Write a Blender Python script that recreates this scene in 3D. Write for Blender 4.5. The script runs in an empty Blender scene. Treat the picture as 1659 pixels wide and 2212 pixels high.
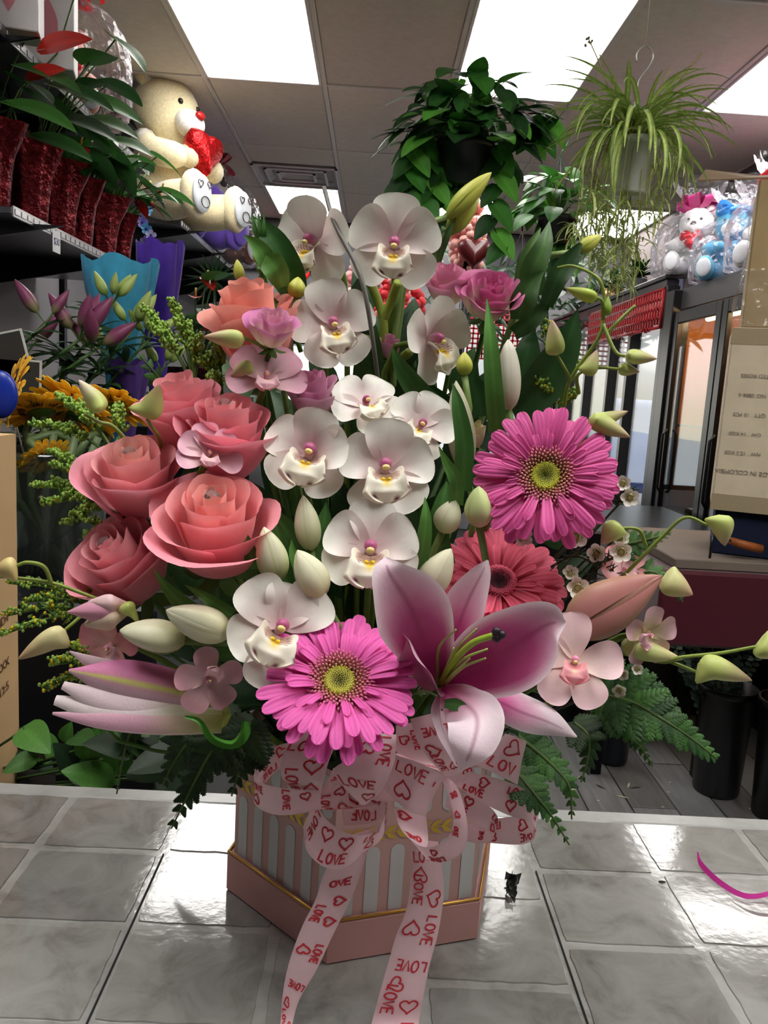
import bpy, math, random
import numpy as np
from mathutils import Matrix, Vector

random.seed(7); np.random.seed(7)
SC = bpy.context.scene
COL = SC.collection
PI = math.pi
# ---------------------------------------------------------------- camera, world, exposure
F = 1700.0                      # focal length in pixels of the 1659 x 2212 frame
CZ, CT, CEIL = 1.40, 0.95, 3.05 # eye height, counter top, ceiling
_d = Vector(((805-829.5)/F, (1106-845)/F, -1)).normalized()
_h = Vector((1, -.06, 0))
_z = _h.cross(_d).normalized()
_x = _d.cross(_z)
RW = Matrix((_x, _d, _z))       # camera axes -> world axes
cam_d = bpy.data.cameras.new('camera')
cam = bpy.data.objects.new('camera', cam_d); COL.objects.link(cam)
cam.matrix_world = Matrix.Translation((0, 0, CZ)) @ RW.to_4x4()
cam_d.sensor_fit = 'VERTICAL'; cam_d.sensor_height = 24; cam_d.lens = 24*F/2212
cam_d.clip_start = .02; cam_d.clip_end = 200
SC.camera = cam
w = bpy.data.worlds.new('daylight'); SC.world = w; w.use_nodes = True
wn = w.node_tree.nodes; wl = w.node_tree.links
sky = wn.new('ShaderNodeTexSky'); sky.sky_type = 'HOSEK_WILKIE'; sky.sun_direction = (.6, .3, .7); sky.turbidity = 9; sky.ground_albedo = .6
wl.new(sky.outputs[0], wn['Background'].inputs[0]); wn['Background'].inputs[1].default_value = 10.0
SC.view_settings.view_transform = 'Standard'; SC.view_settings.look = 'None'
SC.view_settings.gamma = 1; SC.view_settings.use_curve_mapping = False
SC.view_settings.exposure = 0.12
PANEL = 12.0                     # emission of the ceiling light diffusers
SC.cycles.max_bounces = 7; SC.cycles.diffuse_bounces = 4; SC.cycles.transparent_max_bounces = 16
SC.cycles.glossy_bounces = 3; SC.cycles.transmission_bounces = 5
SC.cycles.caustics_reflective = False; SC.cycles.caustics_refractive = False
SC.cycles.use_denoising = True; SC.cycles.sample_clamp_indirect = 6

# ---------------------------------------------------------------- helpers
def ray(px, py): return RW @ Vector(((px-829.5)/F, (1106-py)/F, -1))
C0 = Vector((0, 0, CZ))
def P(px, py, D):
    r = ray(px, py); return C0 + r*(D/r.y)
def XP(px, py, X):
    r = ray(px, py); return C0 + r*(X/r.x)
def ZP(px, py, Z):
    r = ray(px, py); return C0 + r*((Z-CZ)/r.z)
def pxs(px, py, D): return D/ray(px, py).y/F      # metres per pixel there
def S(r, g, b):
    return tuple((c/255/12.92 if c <= 10 else ((c/255+.055)/1.055)**2.4) for c in (r, g, b))
def mix(a, b, t):
    t = np.clip(np.asarray(t, float), 0, 1)
    if t.ndim: t = t[:, None]
    return np.asarray(a)*(1-t)+np.asarray(b)*t
def rnd(a, b): return random.uniform(a, b)

class G:
    """collects vertices, faces, vertex colours"""
    def __init__(s): s.v = []; s.f = []; s.c = []; s.n = 0; s.m = []
    def add(s, v, f, c, mi=0):
        v = np.asarray(v, float).reshape(-1, 3); c = np.asarray(c, float)
        if c.ndim == 1: c = np.tile(c, (len(v), 1))
        s.v.append(v); s.c.append(c)
        s.f += [tuple(i+s.n for i in q) for q in f]; s.m += [mi]*len(f)
        s.n += len(v); return s
    def grid(s, fn, nu, nv, col, M=None, closed=False, mi=0):
        u = np.linspace(0, 1, nu); v = np.linspace(-1, 1, nv)
        U, V = np.meshgrid(u, v, indexing='ij'); U = U.ravel(); V = V.ravel()
        p = np.stack(np.broadcast_arrays(*fn(U, V)), 1)
        if M is not None: p = p @ np.array(M.to_3x3()).T + np.array(M.translation)
        c = col(U, V) if callable(col) else col
        c = np.asarray(c, float)
        if c.ndim == 1: c = np.tile(c, (len(U), 1))
        f = [(i*nv+j, (i+1)*nv+j, (i+1)*nv+j+1, i*nv+j+1) for i in range(nu-1) for j in range(nv-1)]
        return s.add(p, f, c, mi)
    def tube(s, pts, r, col, n=6, mi=0, cap=True):
        pts = [Vector(p) for p in pts]; k = len(pts)
        rr = r if hasattr(r, '__len__') else [r]*k
        V = []; ref = None
        for i, p in enumerate(pts):
            t = (pts[min(i+1, k-1)]-pts[max(i-1, 0)])
            t = t.normalized() if t.length > 1e-9 else Vector((0, 0, 1))
            if ref is None: ref = t.orthogonal().normalized()
            ref = (ref - t*ref.dot(t))
            ref = ref.normalized() if ref.length > 1e-6 else t.orthogonal().normalized()
            b = t.cross(ref)
            for j in range(n):
                a = 2*PI*j/n; V.append(p+(ref*math.cos(a)+b*math.sin(a))*rr[i])
        f = [(i*n+j, i*n+(j+1) % n, (i+1)*n+(j+1) % n, (i+1)*n+j) for i in range(k-1) for j in range(n)]
        if cap: f += [tuple(range(n))[::-1], tuple(range((k-1)*n, k*n))]
        if callable(col): c = np.repeat(np.array([col(i/(k-1)) for i in range(k)]), n, 0)
        else: c = col
        return s.add([tuple(q) for q in V], f, c, mi)
    def ball(s, c, r, col, nu=8, nv=10, sc=(1, 1, 1), M=None, fn=None, mi=0):
        u = np.linspace(0, PI, nu+1)[1:-1]; v = np.arange(nv)*2*PI/nv
        U, V = np.meshgrid(u, v, indexing='ij'); U = U.ravel(); V = V.ravel()
        d = np.stack([np.sin(U)*np.cos(V), np.sin(U)*np.sin(V), np.cos(U)], 1)
        d = np.vstack([[0, 0, 1], d, [0, 0, -1]])
        rr = r*(fn(d)[:, None] if fn else 1)
        p = d*rr*np.array(sc)
        if M is not None: p = p @ np.array(M.to_3x3()).T
        p = p+np.array(c)
        k = nu-1; f = [(0, 1+j, 1+(j+1) % nv) for j in range(nv)]
        f += [(1+i*nv+j, 1+(i+1)*nv+j, 1+(i+1)*nv+(j+1) % nv, 1+i*nv+(j+1) % nv) for i in range(k-1) for j in range(nv)]
        e = 1+k*nv; f += [(e, 1+(k-1)*nv+(j+1) % nv, 1+(k-1)*nv+j) for j in range(nv)]
        return s.add(p, f, col(d) if callable(col) else col, mi)
    def box(s, lo, hi, col, M=None, bev=0, mi=0):
        a, b, c = lo; d, e, g = hi
        if bev <= 0:
            v = [(a, b, c), (d, b, c), (d, e, c), (a, e, c), (a, b, g), (d, b, g), (d, e, g), (a, e, g)]
            f = [(0, 3, 2, 1), (4, 5, 6, 7), (0, 1, 5, 4), (1, 2, 6, 5), (2, 3, 7, 6), (3, 0, 4, 7)]
        else:
            k = bev; v = []
            for (z0, i) in ((c, k), (c+k, 0), (g-k, 0), (g, k)):
                v += [(a+i+k, b+i, z0), (d-i-k, b+i, z0), (d-i, b+i+k, z0), (d-i, e-i-k, z0), (d-i-k, e-i, z0), (a+i+k, e-i, z0), (a+i, e-i-k, z0), (a+i, b+i+k, z0)]
            f = [tuple(range(8))[::-1], tuple(range(24, 32))]
            f += [(r*8+j, r*8+(j+1) % 8, (r+1)*8+(j+1) % 8, (r+1)*8+j) for r in range(3) for j in range(8)]
        v = np.array(v, float)
        if M is not None: v = v @ np.array(M.to_3x3()).T + np.array(M.translation)
        return s.add(v, f, col, mi)
    def lathe(s, prof, col, c=(0, 0, 0), n=24, M=None, wob=None, mi=0):
        r = np.array([q[0] for q in prof]); z = np.array([q[1] for q in prof]); k = len(r)
        a = np.arange(n)*2*PI/n
        R_, A = np.meshgrid(np.arange(k), a, indexing='ij'); R_ = R_.ravel(); A = A.ravel()
        rr = r[R_]*(wob(A, R_/(k-1)) if wob else 1)
        p = np.stack([rr*np.cos(A), rr*np.sin(A), z[R_]], 1)
        if M is not None: p = p @ np.array(M.to_3x3()).T
        p += np.array(c)
        f = [(i*n+j, i*n+(j+1) % n, (i+1)*n+(j+1) % n, (i+1)*n+j) for i in range(k-1) for j in range(n)]
        return s.add(p, f, col(A, R_/(k-1)) if callable(col) else col, mi)
    def mesh(s, name, inv=None):
        me = bpy.data.meshes.new(name)
        v = np.vstack(s.v)
        if inv is not None: v = v @ np.array(inv.to_3x3()).T + np.array(inv.translation)
        me.from_pydata(v.tolist(), [], s.f)
        c = np.vstack(s.c); c = np.hstack([c, np.ones((len(c), 1))]).astype(np.float32)
        ca = me.color_attributes.new('Col', 'FLOAT_COLOR', 'POINT'); ca.data.foreach_set('color', c.ravel())
        if any(s.m): me.polygons.foreach_set('material_index', s.m)
        return me

def wmat(o):
    m = o.matrix_basis.copy()
    while o.parent: o = o.parent; m = o.matrix_basis @ m
    return m
def thing(name, label, cat, M=None, group=None, kind=None):
    o = bpy.data.objects.new(name, None); COL.objects.link(o)
    if M is None: M = Matrix()
    if not isinstance(M, Matrix): M = Matrix.Translation(M)
    o.matrix_basis = M; o.empty_display_size = .02
    if label: o['label'] = label
    if cat: o['category'] = cat
    if group: o['group'] = group
    if kind: o['kind'] = kind
    return o
def part(name, g, mat, parent=None, world=False, M=None, label=None, kind=None, flat=False):
    me = g if isinstance(g, bpy.types.Mesh) else g.mesh(name, wmat(parent).inverted() if (world and parent) else None)
    if not me.materials:
        for m in (mat if isinstance(mat, (list, tuple)) else [mat]): me.materials.append(m)
        if not flat: me.shade_smooth()
    o = bpy.data.objects.new(name, me); COL.objects.link(o)
    if parent: o.parent = parent
    if M is not None: o.matrix_basis = M
    if label: o['label'] = label
    if kind: o['kind'] = kind
    return o
def solo(name, g, mat, label, cat, group=None, flat=False, kind=None):
    o = part(name, g, mat, flat=flat)
    if label: o['label'] = label
    if cat: o['category'] = cat
    if group: o['group'] = group
    if kind: o['kind'] = kind
    return o

def vc(name, rough=.5, tr=0, bump=0, bs=200, spec=.5, metal=0, sheen=0, var=.12, vs=30, coat=0, alpha=1):
    """material whose pigment is the mesh's Col attribute, with grain"""
    m = bpy.data.materials.new(name); m.use_nodes = True
    n = m.node_tree.nodes; l = m.node_tree.links; b = n['Principled BSDF']; out = n['Material Output']
    a = n.new('ShaderNodeAttribute'); a.attribute_name = 'Col'
    tc = n.new('ShaderNodeTexCoord')
    no = n.new('ShaderNodeTexNoise'); no.inputs['Scale'].default_value = vs; no.inputs['Detail'].default_value = 4
    l.new(tc.outputs['Object'], no.inputs['Vector'])
    mr = n.new('ShaderNodeMapRange'); mr.inputs[1].default_value = .3; mr.inputs[2].default_value = .7
    mr.inputs[3].default_value = 1-var; mr.inputs[4].default_value = 1+var
    l.new(no.outputs['Fac'], mr.inputs[0])
    mu = n.new('ShaderNodeVectorMath'); mu.operation = 'SCALE'
    l.new(a.outputs['Color'], mu.inputs[0]); l.new(mr.outputs[0], mu.inputs['Scale'])
    l.new(mu.outputs[0], b.inputs['Base Color'])
    b.inputs['Roughness'].default_value = rough; b.inputs['Metallic'].default_value = metal
    b.inputs['Specular IOR Level'].default_value = spec; b.inputs['Coat Weight'].default_value = coat
    b.inputs['Sheen Weight'].default_value = sheen; b.inputs['Alpha'].default_value = alpha
    if bump:
        n2 = n.new('ShaderNodeTexNoise'); n2.inputs['Scale'].default_value = bs; n2.inputs['Detail'].default_value = 3
        l.new(tc.outputs['Object'], n2.inputs['Vector'])
        bu = n.new('ShaderNodeBump'); bu.inputs['Strength'].default_value = bump; bu.inputs['Distance'].default_value = .002
        l.new(n2.outputs['Fac'], bu.inputs['Height']); l.new(bu.outputs[0], b.inputs['Normal'])
    if tr:
        t = n.new('ShaderNodeBsdfTranslucent'); l.new(mu.outputs[0], t.inputs['Color'])
        ms = n.new('ShaderNodeMixShader'); ms.inputs[0].default_value = tr
        l.new(b.outputs[0], ms.inputs[1]); l.new(t.outputs[0], ms.inputs[2]); l.new(ms.outputs[0], out.inputs['Surface'])
    return m
def emis(name, col, s):
    m = bpy.data.materials.new(name); m.use_nodes = True; b = m.node_tree.nodes['Principled BSDF']
    b.inputs['Emission Color'].default_value = (*col, 1); b.inputs['Emission Strength'].default_value = s
    b.inputs['Base Color'].default_value = (.8, .8, .8, 1); return m
def film(name, col=(1, 1, 1), op=.14, rough=.08, bs=25, bump=.8, milk=.5):
    """clear crinkled cellophane or thin glass"""
    m = bpy.data.materials.new(name); m.use_nodes = True
    n = m.node_tree.nodes; l = m.node_tree.links; n.remove(n['Principled BSDF']); out = n['Material Output']
    t = n.new('ShaderNodeBsdfTransparent'); t.inputs[0].default_value = (*[.55+.45*c for c in col], 1)
    g = n.new('ShaderNodeBsdfGlossy'); g.inputs['Roughness'].default_value = rough; g.inputs['Color'].default_value = (.9, .9, .9, 1)
    df = n.new('ShaderNodeBsdfDiffuse'); df.inputs[0].default_value = (*col, 1)
    m1 = n.new('ShaderNodeMixShader'); m1.inputs[0].default_value = milk
    l.new(g.outputs[0], m1.inputs[1]); l.new(df.outputs[0], m1.inputs[2])
    fr = n.new('ShaderNodeLayerWeight'); fr.inputs[0].default_value = .25
    ad = n.new('ShaderNodeMath'); ad.operation = 'MULTIPLY_ADD'; ad.inputs[1].default_value = .5; ad.inputs[2].default_value = op
    l.new(fr.outputs['Fresnel'], ad.inputs[0])
    ms = n.new('ShaderNodeMixShader'); l.new(ad.outputs[0], ms.inputs[0]); l.new(t.outputs[0], ms.inputs[1]); l.new(m1.outputs[0], ms.inputs[2])
    l.new(ms.outputs[0], out.inputs['Surface'])
    if bump:
        tc = n.new('ShaderNodeTexCoord'); no = n.new('ShaderNodeTexVoronoi'); no.inputs['Scale'].default_value = bs
        l.new(tc.outputs['Object'], no.inputs['Vector'])
        bu = n.new('ShaderNodeBump'); bu.inputs['Strength'].default_value = bump; bu.inputs['Distance'].default_value = .02
        l.new(no.outputs['Distance'], bu.inputs['Height'])
        for q in (g, df, fr): l.new(bu.outputs[0], q.inputs['Normal'])
    return m

PETAL = vc('petal', .5, .22, .12, 500, .35, sheen=.15, var=.06, vs=60)
WAXY = vc('waxy_petal', .4, .15, .06, 300, .45, var=.04, vs=60)
LEAF = vc('leaf', .42, .18, .15, 200, .4, var=.2, vs=40)
DULL = vc('matte', .7, 0, .1, 300, .3)
PLAST = vc('plastic', .32, 0, 0, spec=.5, var=.05)
PAPER = vc('paper_print', .6, 0, .05, 300, .3, var=.03)
SATIN = vc('satin_ribbon', .38, .3, .03, 900, .5, sheen=.5, var=.03, vs=100)
FOIL = vc('crumpled_foil', .3, 0, 1, 45, .5, metal=.7, var=.35, vs=25)
FOIL.node_tree.nodes['Bump'].inputs['Distance'].default_value = .012
METAL = vc('brushed_metal', .3, 0, .1, 300, .5, metal=.85, var=.1)
GOLD = vc('gold_metal', .32, 0, .1, 300, .5, metal=.8, var=.05)
PLUSH = vc('plush', .95, 0, 1, 260, .1, sheen=.6, var=.12, vs=90)
CARD = vc('cardboard', .8, 0, .15, 120, .2, var=.06, vs=12)
GLASSY = film('window_glass', (.93, .97, 1), .0, .02, bump=0, milk=0)
CELLO = film('cellophane', (.95, .95, 1), .06, .12)
GEMM = bpy.data.materials.new('clear_gem'); GEMM.use_nodes = True
_b = GEMM.node_tree.nodes['Principled BSDF']; _b.inputs['Transmission Weight'].default_value = .9; _b.inputs['Roughness'].default_value = .08; _b.inputs['IOR'].default_value = 1.25; _b.inputs['Base Color'].default_value = (1, .93, .93, 1)

# ---------------------------------------------------------------- room shell
CEILM = vc('ceiling_tile', .9, 0, .3, 120, .2, var=.05)
RAILM = vc('white_painted_metal', .45, 0, 0, var=.02)
WALLM = vc('painted_wall', .8, 0, .1, 60, .2, var=.06, vs=3)
LIT = emis('light_diffuser', (1, .98, .94), PANEL)
XL, XR, YB, YF = -1.75, 2.45, -4.0, 8.3

def structure(name, g, mat, flat=True):
    o = part(name, g, mat, flat=flat); o['kind'] = 'structure'; return o
TC = S(222, 216, 206)
colx = [-2.43, -1.71, -1.02, -.36, .33, 1.02, 1.71, 2.45]
rowy = [4.65-1.2*k for k in range(7, 0, -1)]+[4.65, 5.85, 7.05, 8.3]
lights = {(3, 'a'), (5, 'a')}
ceil = part('ceiling', G().box((XL-.1, YB-.2, CEIL+.03), (XR+.1, YF+.1, CEIL+.12), TC), CEILM, flat=True); ceil['kind'] = 'structure'
holes = []
for ci, rows in ((2, ((3.45, 4.65), (6.88, 8.0), (6.27, 6.88), (-.35, .85))), (4, ((3.45, 4.65), (6.9, 8.1), (-.35, .85))), (6, ((3.45, 4.65), (6.9, 8.1), (-.35, .85)))):
    for r in rows: holes.append((ci, r))
tm = {}
for i in range(1, 7):
    x0, x1 = max(colx[i], XL), colx[i+1]
    ys = [y for y in rowy]
    for j in range(len(ys)-1):
        y0, y1 = max(ys[j], YB), ys[j+1]
        segs = [(y0, y1)]
        for ci, (h0, h1) in holes:
            if ci != i: continue
            ns = []
            for a, b in segs:
                if h1 <= a or h0 >= b: ns.append((a, b)); continue
                if h0 > a+.05: ns.append((a, h0))
                if h1 < b-.05: ns.append((h1, b))
            segs = ns
        for a, b in segs:
            if b-a < .06: continue
            k = .014
            part('tile', G().box((x0+k, a+k, CEIL+rnd(0, .004)), (x1-k, b-k, CEIL+.03), np.array(TC)*rnd(.94, 1.04), bev=.004), CEILM, ceil, flat=True)
RC = S(215, 212, 208)
for x in colx[1:]:
    part('rail', G().box((x-.013, YB, CEIL-.006), (x+.013, YF, CEIL+.02), RC, bev=.003), RAILM, ceil, flat=True)
for y in rowy[1:-1]:
    part('rail', G().box((XL, y-.012, CEIL-.004), (XR, y+.012, CEIL+.02), RC, bev=.003), RAILM, ceil, flat=True)
lab = {(2, 3.45): 'large white ceiling light panel nearest the shelf of foil wrapped pots', (4, 3.45): 'large white ceiling light panel behind the hanging pothos',
       (6, 3.45): 'white ceiling light panel over the cooler, cut by the right edge', (2, 6.88): 'far ceiling light panel just beyond the square air vent',
       (4, 6.9): 'far ceiling light panel seen behind the pothos vines', (6, 6.9): 'far ceiling light panel seen through the spider plant'}
for ci, (y0, y1) in holes:
    x0, x1 = colx[ci], colx[ci+1]
    if y1-y0 < .7: continue
    t = thing('ceiling_light', lab.get((ci, y0), 'ceiling light panel above the counter, outside the picture'), 'light', ((x0+x1)/2, (y0+y1)/2, CEIL-.01), 'recessed ceiling light panels')
    g = G(); k = .03
    for a in ((x0+.012, y0+.012, x0+k, y1-.012), (x1-k, y0+.012, x1-.012, y1-.012), (x0+k, y0+.012, x1-k, y0+k), (x0+k, y1-k, x1-k, y1-.012)):
        g.box((a[0], a[1], CEIL-.012), (a[2], a[3], CEIL+.03), RC, bev=.003)
    part('frame', g, RAILM, t, world=True, flat=True)
    part('diffuser', G().box((x0+k, y0+k, CEIL-.002), (x1-k, y1-k, CEIL+.012), (1, 1, 1)), LIT, t, world=True, flat=True)
# square air diffuser
x0, x1, y0, y1 = colx[2], colx[3], 6.27, 6.88
t = thing('air_vent', 'square louvred metal ceiling air vent beside the far light panel', 'vent', ((x0+x1)/2, (y0+y1)/2, CEIL))
for k, d in ((0, 0), (.09, .03), (.18, .06)):
    g = G(); e = .055
    o = [(x0+k, y0+k), (x1-k, y0+k), (x1-k, y1-k), (x0+k, y1-k)]
    i_ = [(x0+k+e, y0+k+e), (x1-k-e, y0+k+e), (x1-k-e, y1-k-e), (x0+k+e, y1-k-e)]
    g.add([(*p, CEIL-.015) for p in o]+[(*p, CEIL+.025) for p in i_]+[(*p, CEIL-.005) for p in o], [(a, 4+a, 4+(a+1) % 4, (a+1) % 4) for a in range(4)], S(200, 200, 205))
    for q in ((x0+k, y0+k, x1-k, y0+k+.02), (x0+k, y1-k-.02, x1-k, y1-k), (x0+k, y0+k, x0+k+.02, y1-k), (x1-k-.02, y0+k, x1-k, y1-k)): g.box((q[0], q[1], CEIL-.02), (q[2], q[3], CEIL-.012), S(225, 225, 228))
    part('louver', g, RAILM, t, world=True, flat=True)
WC = S(120, 118, 122)
structure('floor', G().box((XL-.1, YB-.1, -.06), (XR+.1, YF+4, -.012), S(40, 38, 36)), DULL)
flo = bpy.data.objects['floor']
PLK = vc('wood_look_plank', .4, 0, .25, 80, .4, var=.22, vs=9)
PLK.node_tree.nodes['Noise Texture'].inputs['Scale'].default_value = 6
mp = PLK.node_tree.nodes.new('ShaderNodeMapping'); mp.inputs['Scale'].default_value = (8, .8, 1)
PLK.node_tree.links.new(PLK.node_tree.nodes['Texture Coordinate'].outputs['Object'], mp.inputs[0])
PLK.node_tree.links.new(mp.outputs[0], PLK.node_tree.nodes['Noise Texture'].inputs['Vector'])
pw = .163
pn = 0
for i in range(-10, 15):
    x = .835+(i-4)*pw
    if x+pw > XR+.1: break
    if x < -1.5: continue
    y = .9+((i*.37) % 1)*.9
    while y < 6.6:
        L = .92
        part('plank', G().box((x+.0025, y+.0025, -.012), (x+pw-.0025, y+L-.0025, 0+rnd(-.0008, .0008)), mix(S(126, 126, 127), S(98, 95, 93), random.random()), bev=.0012), PLK, flo, flat=True)
        y += L
structure('wall_left', G().box((XL-.1, YB, 0), (XL, YF, CEIL+.03), WC), WALLM)
structure('wall_right', G().box((XR, YB, 0), (XR+.1, 4.95, CEIL+.03), S(150, 145, 140)), WALLM)
structure('wall_back', G().box((XL-.1, YB-.1, 0), (XR+.1, YB, CEIL+.03), S(190, 185, 178)), WALLM)
# far wall with a shop window band
WX0, WX1, WZ0, WZ1 = -.95, 1.65, .55, 2.2
g = G()
g.box((XL-.1, YF, 0), (WX0, YF+.12, CEIL+.03), WC); g.box((WX1, YF, 0), (XR+.1, YF+.12, CEIL+.03), WC)
g.box((WX0, YF, WZ1), (WX1, YF+.12, CEIL+.03), WC); g.box((WX0, YF, 0), (WX1, YF+.12, WZ0), WC)
structure('wall_far', g, WALLM)
DK = S(28, 28, 30)
wn_ = thing('window_1', 'far shop window in a dark frame with daylight behind', None, ((WX0+WX1)/2, YF, WZ0), kind='structure')
g = G()
for a, b in (((WX0, WZ0), (WX0+.05, WZ1)), ((WX1-.05, WZ0), (WX1, WZ1)), ((WX0, WZ0), (WX1, WZ0+.05)), ((WX0, WZ1-.05), (WX1, WZ1)), ((.3, WZ0), (.35, WZ1))):
    g.box((a[0], YF+.01, a[1]), (b[0], YF+.09, b[1]), DK)
part('frame', g, PLAST, wn_, world=True, flat=True)
part('pane', G().box((WX0+.05, YF+.045, WZ0+.05), (WX1-.05, YF+.051, WZ1-.05), (1, 1, 1)), GLASSY, wn_, world=True, flat=True)
structure('trim_1', G().box((XL, YF-.06, 2.55), (XR, YF, CEIL), S(70, 68, 72), bev=.01), PLAST)
# storefront: black framed glass doors along the right wall beyond the cooler
SX = 1.8
sf = thing('door_1', 'black framed glass shop doors with bright street behind', None, (SX, 6.6, 0), kind='structure')
posts = [4.98, 5.6, 6.05, 6.7, 7.3, 8.26]
for y in posts: part('post', G().box((SX-.03, y-.03, 0), (SX+.05, y+.03, 2.15), DK, bev=.004), PLAST, sf, world=True, flat=True)
for z in (0.03, 2.12): part('rail', G().box((SX-.03, 4.98, z), (SX+.05, 8.26, z+.07), DK if z < 1 else S(60, 50, 54), bev=.004), PLAST, sf, world=True, flat=True)
for a, b in zip(posts[:-1], posts[1:]): part('pane', G().box((SX+.005, a+.03, .1), (SX+.012, b-.03, 2.12), (1, 1, 1)), GLASSY, sf, world=True, flat=True)
structure('wall_right_upper', G().box((XR, 4.95, 2.192), (XR+.1, YF, CEIL+.03), S(105, 96, 96)), WALLM)
structure('wall_right_return', G().box((SX+.06, 4.9, 0), (XR+.1, 4.95, 2.19), S(105, 96, 96)), WALLM)
# street outside
structure('road', G().box((XR+.3, 2, -.1), (40, 60, -.05), S(150, 150, 155)), DULL)
structure('pavement', G().box((-12, YF+.3, -.1), (XR+.3, 60, -.04), S(190, 188, 184)), DULL)
b = thing('street_building', 'pale building across the street with small dark windows', 'building', (14, 24, 0))
part('facade', G().box((3, 26, -.1), (30, 30, 7), S(215, 210, 200)), WALLM, b, world=True, flat=True)
for i in range(8):
    for j in range(2): part('window', G().box((4+i*3, 25.9, 1+j*3), (5.5+i*3, 26.05, 2.6+j*3), S(60, 70, 90)), PLAST, b, world=True, flat=True)
for k, (vx, vy, cc, ll) in enumerate(((3.6, 12.2, S(70, 90, 150), 'blue parked van seen through the glass shop doors'), (6.6, 15.5, S(205, 208, 214), 'silver parked car beyond the blue van outside'))):
    v = thing('car', ll, 'car', (vx, vy, 0))
    hh = (1.5, .95)[k]
    part('body', G().box((vx-.8, vy-1.8, .25), (vx+.8, vy+1.8, hh), cc, bev=.12), PLAST, v, world=True)
    part('cabin', G().box((vx-.7, vy-1.2, hh-.05), (vx+.7, vy+1.1, hh+.5), S(30, 35, 45), bev=.15), PLAST, v, world=True)
    for wx in (-.8, .8):
        for wy in (-1.15, 1.15):
            part('wheel', G().lathe([(0, -.1), (.3, -.1), (.33, -.05), (.33, .05), (.3, .1), (0, .1)], DK, c=(vx+wx, vy+wy, .29), M=Matrix.Rotation(PI/2, 4, 'Y')), DULL, v, world=True)

# ---------------------------------------------------------------- counter
CX0, CX1, CYF, CYN = -.95, .95, .818, .12
GR = S(160, 159, 157)
TILE = bpy.data.materials.new('vinyl_tile'); TILE.use_nodes = True
n = TILE.node_tree.nodes; l = TILE.node_tree.links; b = n['Principled BSDF']
tc = n.new('ShaderNodeTexCoord'); at = n.new('ShaderNodeAttribute'); at.attribute_name = 'Col'
n1 = n.new('ShaderNodeTexNoise'); n1.inputs['Scale'].default_value = 22; n1.inputs['Detail'].default_value = 8; n1.inputs['Roughness'].default_value = .62
n1.inputs['Distortion'].default_value = .6
cr = n.new('ShaderNodeValToRGB'); e = cr.color_ramp.elements
e[0].position = .3; e[0].color = (.62, .60, .57, 1); e[1].position = .72; e[1].color = (1.25, 1.25, 1.25, 1)
q = e.new(.5); q.color = (1, 1, .99, 1)
mm = n.new('ShaderNodeMix'); mm.data_type = 'RGBA'; mm.blend_type = 'MULTIPLY'; mm.inputs['Factor'].default_value = 1
l.new(tc.outputs['Object'], n1.inputs['Vector']); l.new(n1.outputs['Fac'], cr.inputs[0])
l.new(at.outputs['Color'], mm.inputs['A']); l.new(cr.outputs[0], mm.inputs['B']); l.new(mm.outputs['Result'], b.inputs['Base Color'])
n2 = n.new('ShaderNodeTexNoise'); n2.inputs['Scale'].default_value = 95; n2.inputs['Detail'].default_value = 3
n3 = n.new('ShaderNodeTexNoise'); n3.inputs['Scale'].default_value = 9; n3.inputs['Detail'].default_value = 1
l.new(tc.outputs['Object'], n2.inputs['Vector']); l.new(tc.outputs['Object'], n3.inputs['Vector'])
b1 = n.new('ShaderNodeBump'); b1.inputs['Strength'].default_value = .1; b1.inputs['Distance'].default_value = .0012
b2 = n.new('ShaderNodeBump'); b2.inputs['Strength'].default_value = .05; b2.inputs['Distance'].default_value = .003
l.new(n2.outputs['Fac'], b1.inputs['Height']); l.new(n3.outputs['Fac'], b2.inputs['Height']); l.new(b2.outputs[0], b1.inputs['Normal']); l.new(b1.outputs[0], b.inputs['Normal'])
b.inputs['Roughness'].default_value = .1; b.inputs['Specular IOR Level'].default_value = .8
ct = thing('counter', 'grey vinyl tiled shop counter holding the flower box', 'counter', (0, .5, 0))
part('worktop', G().box((CX0, CYN, CT-.05), (CX1, CYF-.008, CT-.0012), np.array(GR)*.95, bev=.0005), TILE, ct, world=True, flat=True)
part('edge_strip', G().box((CX0, CYF-.022, CT-.04), (CX1, CYF, CT+.0006), S(162, 162, 160), bev=.0018), vc('plastic_edging', .25, 0, .1, 60, .6), ct, world=True, flat=True)
part('body', G().box((CX0+.02, CYN+.02, 0), (CX1-.02, CYF-.03, CT-.05), S(80, 78, 76)), DULL, ct, world=True, flat=True)
tx = [-.90+.1205*k for k in range(0, 16)]
tx = [-.297+.1205*k for k in range(-5, 12)]
def ctile(x0, x1, y0, y1):
    m = .0042; g = G(); n_ = 10; pts = []
    per = [(x0+m, y0+m), (x1-m, y0+m), (x1-m, y1-m), (x0+m, y1-m)]
    for k in range(4):
        a, b_ = per[k], per[(k+1) % 4]
        for q in range(n_):
            t_ = q/n_; px, py = a[0]+(b_[0]-a[0])*t_, a[1]+(b_[1]-a[1])*t_
            if q: px += rnd(-.0007, .0007); py += rnd(-.0007, .0007)
            else: px += .0009*(1 if k in (0, 3) else -1); py += .0009*(1 if k in (0, 1) else -1)
            pts.append((px, py))
    N = len(pts)
    cx, cy = (x0+x1)/2, (y0+y1)/2
    v = [(p[0], p[1], CT-.0015) for p in pts]+[(cx+(p[0]-cx)*.988, cy+(p[1]-cy)*.988, CT-.0001) for p in pts]
    c = mix(S(150, 149, 147), S(124, 122, 120), random.random())
    g.add(v, [(k, (k+1) % N, N+(k+1) % N, N+k) for k in range(N)]+[tuple(range(N, 2*N))], c)
    part('tile', g, TILE, ct, world=True, flat=True)
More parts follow.
